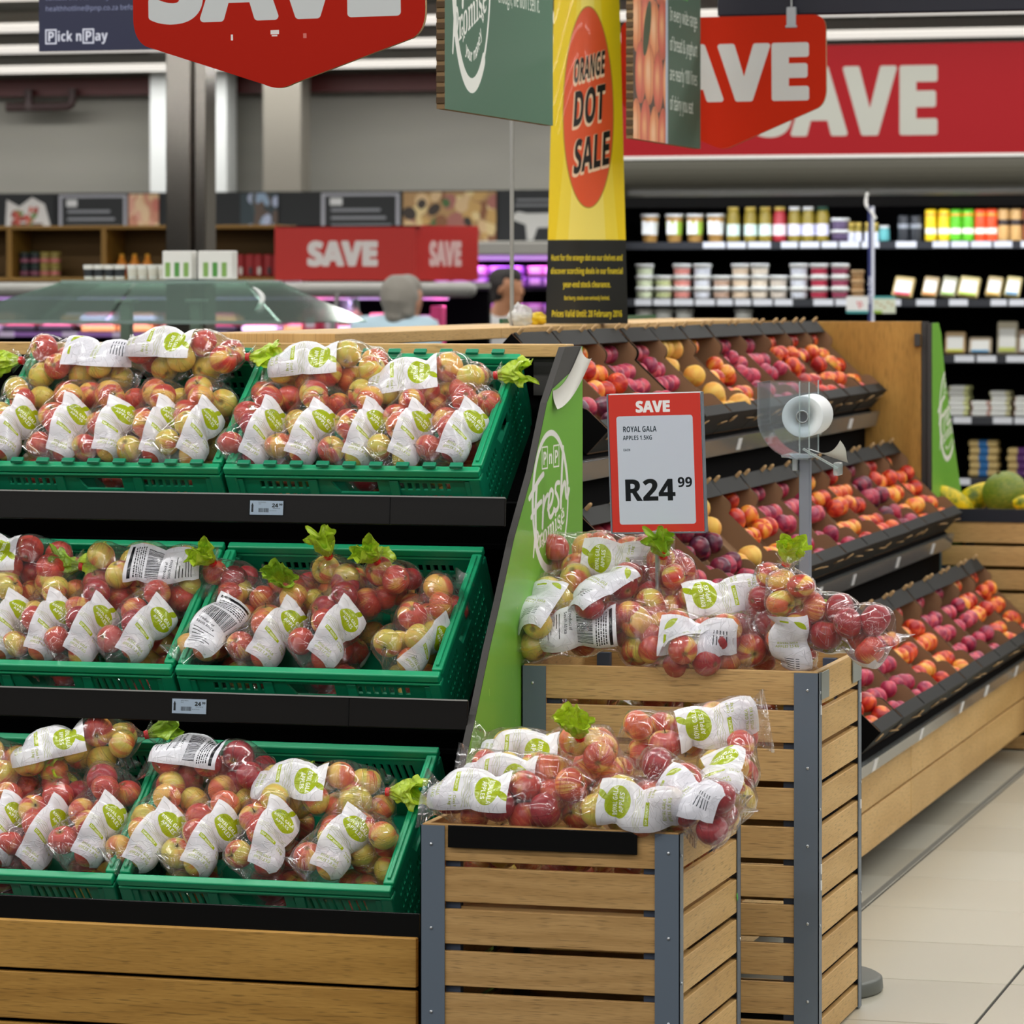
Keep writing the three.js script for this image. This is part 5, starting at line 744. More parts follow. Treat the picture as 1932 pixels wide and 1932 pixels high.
  // meat trays in the case
  const mt = new RoundedBoxGeometry(0.2, 0.035, 0.15, 1, 0.01), mm = new RoundedBoxGeometry(0.165, 0.035, 0.12, 2, 0.016), r = rng(12), cols = [0xb04a50, 0xc86a70, 0xd89a90, 0xa83a48, 0xcc8a60, 0xd8c0b0], cw = ['dark red', 'pink', 'pale pink', 'wine red', 'orange', 'cream'];
  for (const [y, z] of [[1.382, 0.05], [1.382, -0.25], [1.172, 0.1]]) for (let x = -9.1, n = 0; x < -6.1; x += 0.235, n++) { const c = Math.floor(r() * 6), hi = r() < 0.5 ? 2 : 1; for (let k = 0; k < hi; k++) { const q = thing('meat_tray', `tray of ${cw[c]} meat, ${k ? 'on another tray, ' : ''}${ORD[n]} along the gondola's ${y > 1.3 ? 'upper' : 'lower'} ${z > 0 ? 'front' : 'back'} row`, 'meat tray', P(x + r() * 0.02, y + k * 0.055, gd - z - 0.02), `${cw[c]} meat trays, ${y > 1.3 ? 'upper' : 'lower'} ${z > 0 ? 'front' : 'back'}`); part('tray_body', mt, C([0x18181a, 0xe2dfe4, 0xd8a050][Math.floor(r() * 3)]), q, [0, 0.018, 0]); part('meat', mm, C(cols[c]), q, [0, 0.036, 0]); } }
  for (let i = 0; i < 3; i++) { const q = thing('deli_tub', `orange tub with pale lid low in the gondola, ${['first', 'second', 'third'][i]} beside the island post`, 'tub', P([-7.12, -7.03, -6.94][i], 1.1715, gd - 0.33)); part('tub', lathe([[0.0001, 0], [0.04, 0], [0.046, 0.08]], 16), C(0xd07a30), q); part('lid', lathe([[0.0001, 0.092], [0.047, 0.092], [0.047, 0.08]], 16), C(0xd8a8d0), q); }
  const boxT = (px, y0, y1, w, c, lab) => { const q = thing('meat_box', lab, 'box', P(lat0(px), y0, gd - 0.28)); part('box_body', box(w, y1 - y0, 0.1, 0.008), C(c), q, [0, (y1 - y0) / 2, 0]); part('box_print', box(w * 0.6, (y1 - y0) * 0.5, 0.102, 0.006), C(0xe8d0e0), q, [0, (y1 - y0) * 0.45, 0]); };
  boxT(620, 1.382, 1.51, 0.1, 0xd83a5a, 'bright crimson box standing on the gondola shelf beside the grey-haired shopper'); boxT(652, 1.382, 1.48, 0.06, 0xc05060, 'rose box standing closest to the grey-haired shopper'); boxT(825, 1.30, 1.48, 0.07, 0xd060a0, 'pink box between the two shoppers'); boxT(845, 1.30, 1.53, 0.06, 0xe03a80, 'magenta box leaning between the two shoppers');
  part('side_glass', box(0.006, 0.36, 0.5), std({ color: 0xcfe0da, roughness: 0.1, transmission: 0.7, thickness: 0 }), t, [X(-6.42), 1.4, 0.2], [0, 0.5, 0.1]);
  part('glass_frame', box(0.02, 0.4, 0.02), M.greySteel, t, [X(-6.46), 1.4, 0.42], [0, 0, -0.15]); part('glass_frame', box(0.02, 0.4, 0.02), M.greySteel, t, [X(-6.12), 1.4, 0.42], [0, 0, 0.35]);
}
// far wall fridge with black picture panels
{
  const d = 26, t = thing('wall_fridge', 'long wall fridge under black picture panels with lilac-lit shelves, on the far wall', 'display fridge', P(-9, 0, d));
  const X = (x) => x + 9, c0 = -13.2, c1 = -5.6, w = c1 - c0, xc = (c0 + c1) / 2;
  part('fridge_back', box(w, 2.0, 0.05), M.blackMatt, t, [X(xc), 1, -0.7]); part('fridge_base', box(w, 0.5, 0.9), M.blackMatt, t, [X(xc), 0.25, -0.25]);
  part('canopy', box(w, 0.1, 0.95, 0.02), std({ color: 0x9a9890, roughness: 0.45 }), t, [X(xc), 1.9, -0.25]);
  part('panel_board', box(w, 0.36, 0.04), std({ color: 0x15181a, roughness: 0.6 }), t, [X(xc), 2.13, -0.02]);
  const C = (h) => std({ color: h, roughness: 0.55 }); const tubeG = new THREE.MeshStandardMaterial({ color: 0xffffff, emissive: 0xd49aff, emissiveIntensity: 0.7 });
  part('case_light_tube', (() => { const q = new THREE.CylinderGeometry(0.014, 0.014, w - 0.3, 8); q.rotateZ(Math.PI / 2); return q; })(), tubeG, t, [X(xc), 1.835, 0.1]);
  const pl = new THREE.RectAreaLight(0xdca8ff, 60, w - 0.3, 0.03); pl.position.set(xc, 1.815, -d + 0.1); pl.rotation.set(-Math.PI / 2 + 0.4, 0, 0); scene.add(pl);
  for (const y of [1.62, 1.36, 1.1]) part('fridge_shelf', box(w, 0.02, 0.6), std({ color: 0x3a2a48, roughness: 0.5 }), t, [X(xc), y, -0.3]);
  const r = rng(21), pc = [0xb060a0, 0x8a4aa0, 0xc070b0, 0x6a3a80, 0xa04a80], pw = ['orchid', 'violet', 'pink', 'plum', 'mauve'];
  for (const y of [1.631, 1.371]) for (let x = -7.75, n = 0; x < -6.6; x += 0.13, n++) for (let k = 0; k < 2; k++) { const c = Math.floor(r() * 5), q = thing('meat_pack', `${pw[c]} meat pack, ${ORD[n]} ${k ? 'of the stacked layer' : 'of the bottom layer'}, far lilac-lit ${y > 1.5 ? 'upper' : 'lower'} shelf`, 'meat pack', P(x + r() * 0.03, y + k * 0.075, d - 0.02), `${pw[c]} packs on the far ${y > 1.5 ? 'upper' : 'lower'} shelf`); part('pack_tray', box(0.115, 0.07, 0.12, 0.012), C(pc[c]), q, [0, 0.035, 0]); part('pack_film', box(0.085, 0.05, 0.125, 0.012), C(0xc890c8), q, [0, 0.037, 0]); }
  const panel = (name, label, x0, x1, fn, wpx = 256, hpx = 192, y0 = 1.97, y1 = 2.3) => { const q = single(name, box(x1 - x0, y1 - y0, 0.012), [0, 1, 2, 3, 4, 5].map((i) => i === 4 ? std({ map: paint(wpx, hpx, fn), roughness: 0.55 }) : C(0x101214)), label, 'wall panel', P((x0 + x1) / 2, (y0 + y1) / 2, d - 0.01)); return q; };
  const rr = rng(4), blobs = (g, w2, h2, n, cols, s) => { for (let i = 0; i < n; i++) { g.fillStyle = cols[Math.floor(rr() * cols.length)]; g.beginPath(); g.ellipse(rr() * w2, rr() * h2, s * (0.5 + rr()), s * (0.4 + rr() * 0.8), rr() * 3, 0, 7); g.fill(); } };
  panel('picture_panel', 'black panel with a photo of sliced red meat in white wrap', -11.1, -10.68, (g, w2, h2) => { g.fillStyle = '#14181a'; g.fillRect(0, 0, w2, h2); g.fillStyle = '#d8d4d0'; g.beginPath(); g.moveTo(20, h2); g.lineTo(30, 20); g.lineTo(90, 50); g.lineTo(150, 10); g.lineTo(210, 40); g.lineTo(250, h2 - 20); g.fill(); g.fillStyle = '#6a5040'; g.fillRect(50, 120, 150, 60); for (let i = 0; i < 22; i++) { g.fillStyle = ['#b84a3a', '#c86a58', '#9a3a30', '#6a8a50'][i % 4]; g.beginPath(); g.ellipse(60 + rr() * 110, 60 + rr() * 60, 16, 9, rr() * 3, 0, 7); g.fill(); } });
  const chalk = (g, w2, h2) => { g.fillStyle = '#181b1d'; g.fillRect(0, 0, w2, h2); g.strokeStyle = '#a8a8b0'; g.lineWidth = 12; g.strokeRect(8, 8, w2 - 16, h2 + 30); g.fillStyle = '#8a8c92'; for (let k = 0; k < 4; k++) g.fillRect(34, 66 + k * 32, w2 * (0.62 + 0.2 * ((k * 7) % 3) / 3), 12); g.fillStyle = '#d8d8d8'; g.fillRect(30, 22, 40, 30); };
  panel('chalk_panel', 'black chalkboard-style panel with a pale frame, beside the meat photo', -10.65, -10.12, chalk); panel('chalk_panel', 'black chalkboard-style panel with a pale frame, behind the red SAVE box', -8.66, -8.07, chalk);
  panel('picture_panel', 'photo panel of a pale roast, tucked beside the white column', -10.11, -9.88, (g, w2, h2) => { g.fillStyle = '#d8b48a'; g.fillRect(0, 0, w2, h2); blobs(g, w2, h2, 40, ['#c88a70', '#d8a08a', '#c07060', '#e0c09a'], 34); });
  panel('picture_panel', 'photo panel with blue wrapping, between the white and grey columns', -9.26, -8.98, (g, w2, h2) => { g.fillStyle = '#2c3a40'; g.fillRect(0, 0, w2, h2); blobs(g, w2, h2, 16, ['#8aa0b8', '#3a4a4c', '#a8b0c8', '#5a4a40'], 36); });
  panel('picture_panel', 'long photo panel of mixed vegetables and bread above the SAVE box', -8.05, -7.37, (g, w2, h2) => { g.fillStyle = '#b08a5a'; g.fillRect(0, 0, w2, h2); blobs(g, w2, h2, 70, ['#c8a060', '#8a5a3a', '#d8b88a', '#4a6a3a', '#a86a60', '#e0c890', '#3a3028'], 26); }, 384, 192, 1.94);
  panel('cow_panel', 'black panel with a white cow silhouette, beside the yellow totem', -7.35, -6.7, (g, w2, h2) => { g.fillStyle = '#1b1f22'; g.fillRect(0, 0, w2, h2); g.fillStyle = '#8a8c90'; g.fillRect(50, 30, 120, 8); g.fillRect(46, 50, 130, 8); g.fillStyle = '#d4d4d0'; g.beginPath(); g.moveTo(34, 96); g.lineTo(54, 78); g.lineTo(80, 86); g.lineTo(190, 84); g.lineTo(206, 100); g.lineTo(204, 190); g.lineTo(186, 190); g.lineTo(180, 140); g.lineTo(110, 142); g.lineTo(98, 190); g.lineTo(80, 190); g.lineTo(76, 130); g.lineTo(38, 110); g.fill(); }, 256, 192, 1.955);
}
// ---------------------------------------------------------------- glass-canopied island beyond the front stand
{
  const d = 13.5, t = thing('glass_island', 'chilled island under a greenish sloping glass canopy, beyond the front stand', 'display fridge', P(-5.14, 0, d));
  const glass = std({ color: 0xe0f0e9, roughness: 0.05, transmission: 0.94, thickness: 0, ior: 1.5, side: THREE.DoubleSide });
  const quad = (a, b, c, e, th = 0.006) => { const g = new THREE.BufferGeometry(), n = new THREE.Vector3().subVectors(b, a).cross(new THREE.Vector3().subVectors(e, a)).normalize().multiplyScalar(th), p = [a, b, c, e, ...[a, b, c, e].map((q) => q.clone().sub(n))]; g.setAttribute('position', new THREE.Float32BufferAttribute(p.flatMap((q) => [q.x, q.y, q.z]), 3)); g.setIndex([0, 1, 2, 0, 2, 3, 6, 5, 4, 7, 6, 4, 0, 4, 5, 0, 5, 1, 1, 5, 6, 1, 6, 2, 2, 6, 7, 2, 7, 3, 3, 7, 4, 3, 4, 0]); const q = g.toNonIndexed(); q.computeVertexNormals(); q.setAttribute('uv', new THREE.Float32BufferAttribute(new Float32Array(q.attributes.position.count * 2), 2)); return q; };
  const v = (x, y, z) => new THREE.Vector3(x, y, z), yt = 1.645, yb = 1.5, X0 = -0.68, X1 = 0.66, x0 = -0.3, x1 = 0.42, F = 0.5, B = -0.5, f = 0.2, b = -0.2;
  part('front_pane', quad(v(X0, yb, F), v(-0.02, yb, F), v(-0.02, yt, f), v(x0, yt, f)), glass, t); part('front_pane', quad(v(0, yb, F), v(X1, yb, F), v(x1, yt, f), v(0, yt, f)), glass, t);
  part('back_pane', quad(v(X1, yb, B), v(X0, yb, B), v(x0, yt, b), v(x1, yt, b)), glass, t);
  part('end_pane', quad(v(X1, yb, F), v(X1, yb, B), v(x1, yt, b), v(x1, yt, f)), glass, t); part('end_pane', quad(v(X0, yb, B), v(X0, yb, F), v(x0, yt, f), v(x0, yt, b)), glass, t);
  part('top_pane', box(x1 - x0, 0.008, f - b), std({ color: 0xdcece6, roughness: 0.08, transmission: 0.85, thickness: 0 }), t, [(x0 + x1) / 2, yt + 0.004, 0]);
  part('canopy_rim', merge([at(box(X1 - X0, 0.012, 0.012), (X0 + X1) / 2, yb, F), at(box(x1 - x0, 0.01, 0.01), (x0 + x1) / 2, yt, f)]), std({ color: 0x8fa49c, roughness: 0.3, transmission: 0.3, thickness: 0 }), t);
  // white solid modelled as the curved bright reflection on the end glass
  part('reflection_shape', (() => { const s = new THREE.Shape(); s.moveTo(0, 0.055); s.quadraticCurveTo(0.028, 0.03, 0.03, 0.012); s.quadraticCurveTo(0.022, -0.006, 0.008, -0.03); s.lineTo(0.024, -0.024); s.quadraticCurveTo(0.046, 0, 0.044, 0.018); s.quadraticCurveTo(0.036, 0.042, 0, 0.055); return new THREE.ExtrudeGeometry(s, { depth: 0.012, bevelEnabled: false }); })(), std({ color: 0xf2f4f2, roughness: 0.2 }), t, [0.5, 1.572, 0.34]);
  for (const x of [-0.1, 0.175]) { const p = part('post', box(0.04, 1.1, 0.04, 0.004), std({ color: 0x86897f, roughness: 0.4, metalness: 0.4 }), t, [x, 1.02, 0.05]); part('post_cap', box(0.07, 0.012, 0.07, 0.003), M.greySteel, p, [0, 0.556, 0]); }
  part('base_cabinet', box(1.5, 0.85, 1.1, 0.02), std({ color: 0x3a3c3c, roughness: 0.5 }), t, [0, 0.43, 0]); part('counter_top', box(1.56, 0.04, 1.16, 0.01), M.greySteel, t, [0, 0.87, 0]);
}
// ---------------------------------------------------------------- hanging signs
function saveHex(label, x, yTip, d, w, h, ry, rz, fit) {
  const t = thing('hanging_sign', label, 'sign', P(x, yTip, d)); t.rotation.set(0, ry, rz);
  const s = new THREE.Shape(), k = w / 2, a = h * fit.sh, r = w * 0.07;
  s.moveTo(w * 0.05, w * 0.02); s.lineTo(k - r * 0.6, a - r * 0.35); s.quadraticCurveTo(k, a, k, a + r); s.lineTo(k, h - r); s.quadraticCurveTo(k, h, k - r, h); s.lineTo(-k + r, h); s.quadraticCurveTo(-k, h, -k, h - r); s.lineTo(-k, a + r); s.quadraticCurveTo(-k, a, -k + r * 0.6, a - r * 0.35); s.lineTo(-w * 0.05, w * 0.02); s.quadraticCurveTo(0, -w * 0.005, w * 0.05, w * 0.02);
  const core = new THREE.ExtrudeGeometry(s, { depth: 0.012, bevelEnabled: false, curveSegments: 8 }); core.translate(0, 0, -0.006);
  part('board_core', core, std({ color: 0x9a8058, roughness: 0.85 }), t);
  const f = new THREE.ShapeGeometry(s, 8), p = f.attributes.position, uv = f.attributes.uv; for (let i = 0; i < p.count; i++) uv.setXY(i, (p.getX(i) + k) / w, p.getY(i) / h);
  const H = Math.round(1024 * h / w), tex = paint(1024, H, (g, W, Hh) => { g.fillStyle = fit.red; g.fillRect(0, 0, W, Hh); fitText(g, 'SAVE', W * 0.05, Hh - fit.ty / h * Hh, W * 0.905, W * 0.285, '#d4d7d7', 0.1); if (fit.scuff) { g.fillStyle = '#efe6e4'; g.fillRect(346, Hh - 190, 8, 20); g.fillRect(486, Hh - 200, 30, 14); g.fillRect(490, Hh - 184, 20, 5); g.fillStyle = '#d87a70'; g.fillRect(600, Hh - 186, 12, 16); } });
  const m = std({ map: tex, roughness: 0.6, specularIntensity: 0.25, side: THREE.DoubleSide });
  part('printed_face', f, m, t, [0, 0, 0.0065]); part('printed_face', f, m, t, [0, 0, -0.0065], [0, Math.PI, 0]).position.x = 0;
  for (const q of fit.clips) { part('clip', merge([at(box(0.03, 0.06, 0.018, 0.003), q, h - 0.005, 0), at(box(0.036, 0.008, 0.02, 0.002), q, h - 0.035, 0.002)]), std({ color: 0xb4bac2, roughness: 0.3 }), t); part('hanger_rod', new THREE.CylinderGeometry(0.003, 0.003, fit.rod, 6), M.steel, t, [q, h + 0.02 + fit.rod / 2, 0]); }
  return t;
}
saveHex('large red SAVE sign hanging above the front stand, its lettering cut by the picture top', -2.674, 2.04, 7.75, 0.652, 0.56, 0, R(0.8), { sh: 0.21, red: '#b31c08', ty: 0.148, scuff: 1, clips: [-0.2, 0.2], rod: 0.6 });
saveHex('smaller red SAVE sign clipped to the navy rail, before the long red fascia', -2.574, 2.047, 11.64, 0.645, 0.41, 0, R(0.3), { sh: 0.34, red: '#c42a0c', ty: 0.147, clips: [0.215], rod: 0.06 });
{
  const navy = std({ color: 0x0b0f26, roughness: 0.5 });
  const rail = thing('hanging_rail', 'dark navy hanging rail board running off the picture edge, holding the smaller SAVE sign', 'rail', P(-1.85, 2.53, 11.68));
  part('rail_board', box(1.5, 0.14, 0.03, 0.006), navy, rail); for (const x of [-0.6, 0.0, 0.6]) part('hanger_rod', box(0.012, 0.64, 0.012), M.white, rail, [x, 0.39, 0]);
  const ns = thing('blue_sign', 'hanging dark blue notice board behind the large SAVE sign', 'sign', P(-4.26, 2.66, 11));
  const tex = paint(640, 640, (g, W, H) => { g.fillStyle = '#14193a'; g.fillRect(0, 0, W, H); g.fillStyle = '#8a90b0'; g.font = '22px sans-serif'; g.fillText('free guide to eating right', 22, 392, 340); g.fillText('For more information, or if you suffer from', 22, 448, 560); g.fillText('contact the Pick n Pay dietician on 0800 11 22 88', 22, 482, 560); g.fillText('healthhotline@pnp.co.za before consulting', 22, 516, 560); g.strokeStyle = g.fillStyle = '#d5d8e6'; g.lineWidth = 5; g.font = 'bold 42px sans-serif'; g.strokeRect(24, 574, 34, 42); g.fillText('P', 28, 610); g.fillText('ick n', 62, 610, 84); g.strokeRect(150, 574, 34, 42); g.fillText('P', 154, 610); g.fillText('ay', 188, 610, 44); });
  part('board', box(0.62, 0.63, 0.012), [0, 1, 2, 3, 4, 5].map((i) => i === 4 ? std({ map: tex, roughness: 0.5 }) : navy), ns); for (const x of [-0.2, 0.2]) part('hanger_rod', box(0.006, 0.6, 0.006), M.steel, ns, [x, 0.6, 0]);
  // green boards along the island
  const fresh = paint(1024, 640, (g, W, H) => { g.fillStyle = '#416a52'; g.fillRect(0, 0, W, H); drawFresh(g, 235, 290, 375, 610, '#eef0ea'); g.fillStyle = '#dfe4da'; g.font = '54px sans-serif'; ['quality is vital to us. If', "we don't think it's good", "enough, we won't sell it."].forEach((s, i) => g.fillText(s, 480, 150 + i * 108, 410)); });
  const peach = paint(1024, 640, (g, W, H) => { g.fillStyle = '#3c5a48'; g.fillRect(0, 0, W, H); g.fillStyle = '#a8b4c4'; g.fillRect(0, 0, 510, H); const r = rng(6); g.save(); g.beginPath(); g.rect(0, 0, 475, H); g.clip(); g.fillStyle = '#4a3a2c'; g.fillRect(0, 0, 475, H); for (let j = 0; j < 5; j++) for (let i = 0; i < 4; i++) { const x = 40 + i * 130 + (j % 2) * 60 + r() * 20, y = 20 + j * 145 + r() * 30, q = g.createRadialGradient(x - 20, y - 10, 10, x, y, 96); q.addColorStop(0, ['#e8b890', '#e0a070'][(i + j) % 2]); q.addColorStop(0.6, ['#d88a5a', '#c8604a'][(i * 3 + j) % 2]); q.addColorStop(1, '#a85a3a'); g.fillStyle = q; g.beginPath(); g.ellipse(x, y, 78, 86, 0.2, 0, 7); g.fill(); g.strokeStyle = 'rgba(120,50,30,.5)'; g.lineWidth = 6; g.beginPath(); g.moveTo(x + 10, y - 80); g.quadraticCurveTo(x + 40, y, x + 6, y + 84); g.stroke(); } g.fillStyle = '#3e4c30'; g.beginPath(); g.ellipse(200, 330, 40, 90, 0.6, 0, 7); g.fill(); g.restore(); g.fillStyle = '#4fb53c'; g.font = 'bold 50px sans-serif'; ['Introducing', 'fresh taste'].forEach((s, i) => g.fillText(s, 560, 150 + i * 70, 330)); g.fillStyle = '#d6dcd4'; g.font = '52px sans-serif'; ['In every wide range', 'of bread & yoghurt', 'are nearly 100 lines', 'of dairy you eat'].forEach((s, i) => g.fillText(s, 540, 290 + i * 84, 430)); g.fillStyle = '#1a1c1a'; g.beginPath(); g.arc(800, 60, 14, 0, 7); g.fill(); });
  for (const [d0, d1, tx, name, lab] of [[8.69, 9.67, fresh, 'green_board', 'hanging green cardboard sign with the white fresh promise seal, above the island'], [10.54, 11.39, peach, 'peach_board', 'hanging cardboard sign with a peach photo and green text panel, above the island']]) {
    const t = thing(name, lab, 'sign', P(-2.6, 2.372, (d0 + d1) / 2)), w = d1 - d0, h = 0.66; t.rotation.y = Math.PI / 2;
    const mats = [0, 1, 2, 3, 4, 5].map((i) => i === 4 ? std({ map: tx, roughness: 0.6 }) : std({ color: i === 5 ? 0x3f6650 : 0x7a6242, roughness: 0.9 }));
    part('board', box(w, h, 0.02), mats, t); for (const x of [-w / 2 + 0.1, w / 2 - 0.1]) part('hanger_rod', new THREE.CylinderGeometry(0.004, 0.004, 0.9, 6), M.steel, t, [x, h / 2 + 0.45, 0]);
    part('flute_edge', merge([...Array(26)].map((_, i) => at(box(0.003, 0.014, 0.0205), -w / 2 - 0.001, -h / 2 + 0.02 + i * 0.025, 0))), std({ color: 0x4a3822, roughness: 0.9 }), t);
  }
  // yellow totem standing on the ledge: a lens-shaped sleeve
  const tt = thing('yellow_totem', 'yellow and black card totem reading ORANGE DOT SALE standing on the island ledge', 'banner', P(-2.895, 1.516, 11.2)); tt.rotation.y = R(15.6);
  const tex2 = paint(512, 1920, (g) => { const W = 640, H = 2400; g.scale(0.8, 0.8);   // y 1.516 .. 2.516 = lower 2400 px
    const gr = g.createLinearGradient(0, 0, W, 0); g.fillStyle = '#f0d010'; g.fillRect(0, 0, W, H); g.fillStyle = '#f2d840'; g.beginPath(); g.moveTo(W * 0.36, 0); g.lineTo(W * 0.7, 0); g.lineTo(W * 0.9, 1800); g.lineTo(W * 0.1, 1800); g.fill(); g.fillStyle = '#f4e06a'; g.beginPath(); g.moveTo(W * 0.42, 0); g.lineTo(W * 0.6, 0); g.lineTo(W * 0.74, 1800); g.lineTo(W * 0.26, 1800); g.fill();
    g.fillStyle = '#15150f'; g.fillRect(0, 1800, W, 600);
    g.fillStyle = '#e2562a'; g.strokeStyle = '#a8892a'; g.lineWidth = 8; g.beginPath(); g.ellipse(W * 0.52, 850, 226, 720, 0, 0, 7); g.fill(); g.stroke();
    const word = (s, x, y, px, wd, sk) => { g.save(); g.translate(x, y); g.transform(1, sk, -0.06, 1, 0, 0); g.textAlign = 'center'; g.font = `bold ${px}px sans-serif`; const m = g.measureText(s).width; g.scale(wd / m, 1.32); g.lineJoin = 'round'; g.lineWidth = 26; g.strokeStyle = '#f2cfae'; g.strokeText(s, -9, 8); g.fillStyle = g.strokeStyle = '#14100c'; g.lineWidth = 5; g.fillText(s, 0, 0); g.strokeText(s, 0, 0); g.restore(); };
    word('ORANGE', W * 0.53, 640, 170, 290, -0.26); word('DOT', W * 0.52, 960, 260, 290, -0.22); word('SALE', W * 0.56, 1290, 250, 320, -0.24);
    g.fillStyle = '#e8cf10'; g.textAlign = 'center'; g.font = 'bold 60px sans-serif'; ['Hunt for the orange dot on our shelves and', 'discover scorching deals in our financial', 'year-end stock clearance.'].forEach((s, i) => g.fillText(s, W / 2, 1948 + i * 96, i === 2 ? 380 : 580)); g.font = 'bold 40px sans-serif'; g.fillText('But hurry, stocks are seriously limited.', W / 2, 2230, 360); g.font = 'bold 64px sans-serif'; g.fillText('Prices Valid Until: 28 February 2016', W / 2, 2352, 550);
  });
  const sleeve = (h, sgn) => { const nU = 16, nV = 10, pos = [], uv = [], ix = []; for (let j = 0; j <= nV; j++) for (let i = 0; i <= nU; i++) { const u = i / nU, v = j / nV, w = lerp(0.246, 0.194, Math.min(1, v * h / 1.0 * 1)) / 2 * (v * h > 1 ? 1 - 0.1 * (v * h - 1) : 1), x = (u * 2 - 1) * w; pos.push(x, v * h, sgn * 0.032 * (1 - Math.pow(u * 2 - 1, 2))); uv.push(sgn > 0 ? u : 1 - u, v * h / 1.0); } for (let j = 0; j < nV; j++) for (let i = 0; i < nU; i++) { const a = j * (nU + 1) + i, b = a + 1, c = a + nU + 1, e = c + 1; sgn > 0 ? ix.push(a, b, c, b, e, c) : ix.push(a, c, b, b, c, e); } const g = new THREE.BufferGeometry(); g.setAttribute('position', new THREE.Float32BufferAttribute(pos, 3)); g.setAttribute('uv', new THREE.Float32BufferAttribute(uv, 2)); g.setIndex(ix); g.computeVertexNormals(); return g; };
  const tm = std({ map: tex2, roughness: 0.35, clearcoat: 0.3, side: THREE.DoubleSide });
  part('printed_front', sleeve(1.0, 1), tm, tt); part('printed_back', sleeve(1.0, -1), tm, tt);
  part('core_strip', box(0.18, 0.99, 0.004), M.paper, tt, [0, 0.5, 0]);
  single('steel_pole', new THREE.CylinderGeometry(0.006, 0.006, 1.6, 10), M.greySteel, 'thin grey steel pole rising from the island ledge behind the yellow totem', 'pole', P(-2.96, 1.516 + 0.8, 10.6));
}
// crumpled wrapped goods on the ledge
{
  const crump = (sd, s, sy) => { const g = new THREE.SphereGeometry(1, 22, 14), p = g.attributes.position; for (let i = 0; i < p.count; i++) { const v = new THREE.Vector3().fromBufferAttribute(p, i), k = 1 + 0.28 * N(v.x * 2 + sd, v.y * 2, v.z * 2) + 0.2 * Math.abs(N(v.x * 5, v.y * 5 + sd, v.z * 5)); p.setXYZ(i, v.x * s * k, Math.max(-sy * 0.8, v.y * sy * k), v.z * s * k); } g.computeVertexNormals(); return g; };
  single('crumpled_bag', crump(2, 0.034, 0.034), std({ color: 0xf0f2f0, roughness: 0.2, transmission: 0.5, thickness: 0, bumpMap: crinkle, bumpScale: 0.004 }), 'crumpled clear plastic bag lying on the island ledge beside the yellow totem', 'plastic bag', P(-2.94, 1.542, 10.62));
  single('crumpled_bag', crump(5, 0.026, 0.02), std({ color: 0xe2be18, roughness: 0.35, bumpMap: crinkle, bumpScale: 0.004 }), 'small crumpled yellow bag at the foot of the yellow totem', 'plastic bag', P(-2.94, 1.532, 10.8));
  single('crumpled_bag', crump(8, 0.05, 0.014), std({ color: 0xe6e8e4, roughness: 0.3, transmission: 0.3, thickness: 0, bumpMap: crinkle, bumpScale: 0.004 }), 'flat white plastic bag on the island ledge, under the yellow totem foot', 'plastic bag', P(-2.93, 1.527, 11.5));
}
// ---------------------------------------------------------------- shoppers
function field(bones, c, size, res, k, mat) {   // smooth union of tapered capsules, meshed
  const mc = new MarchingCubes(res, mat, false, false, 120000); mc.isolation = 0;
  const p = new THREE.Vector3(), half = size / 2, d = new THREE.Vector3(), q = new THREE.Vector3();
  for (let z = 0; z < res; z++) for (let y = 0; y < res; y++) for (let x = 0; x < res; x++) {
    p.set((x / res * 2 - 1) * half + c[0], (y / res * 2 - 1) * half + c[1], (z / res * 2 - 1) * half + c[2]);
    let m = 1e3; for (const [a, b, ra, rb, sx = 1, sz = 1] of bones) { const ax = a[0] / sx, az = a[2] / sz; d.set(b[0] / sx - ax, b[1] - a[1], b[2] / sz - az); q.set(p.x / sx - ax, p.y - a[1], p.z / sz - az); const l = d.lengthSq(), t = l ? clamp(q.dot(d) / l) : 0, v = q.addScaledVector(d, -t).length() - lerp(ra, rb, t); const h = clamp(0.5 + 0.5 * (v - m) / k); m = lerp(v, m, h) - k * h * (1 - h); }
    mc.field[x + y * res + z * res * res] = -m;
  }
  mc.update(); const n = mc.count, pos = mc.positionArray.slice(0, n * 3), nor = mc.normalArray.slice(0, n * 3);
  for (let i = 0; i < n; i++) for (let j = 0; j < 3; j++) pos[i * 3 + j] = pos[i * 3 + j] * half + c[j];
  const g = new THREE.BufferGeometry(); g.setAttribute('position', new THREE.Float32BufferAttribute(pos, 3)); g.setAttribute('normal', new THREE.Float32BufferAttribute(nor, 3)); return g;
}
function headBones(x, y, z, fx, fz, s = 1) {   // centre of the skull, facing direction
  const o = (f, u, r = 0) => [x + (fx * f - fz * r) * s, y + u * s, z + (fz * f + fx * r) * s];
  return [[o(-0.02, 0.03), o(0.02, 0.03), 0.085 * s, 0.083 * s], [o(0.035, -0.03), o(0.045, -0.075), 0.062 * s, 0.045 * s], [o(0.085, 0.01), o(0.108, -0.025), 0.011 * s, 0.016 * s], [o(0.08, -0.07), o(0.088, -0.07), 0.018 * s, 0.014 * s], [o(0.0, -0.0, 0.085), o(-0.01, -0.03, 0.085), 0.018 * s, 0.012 * s], [o(0.0, -0.0, -0.085), o(-0.01, -0.03, -0.085), 0.018 * s, 0.012 * s], [o(-0.02, -0.06), o(-0.03, -0.16), 0.055 * s, 0.058 * s]];
}
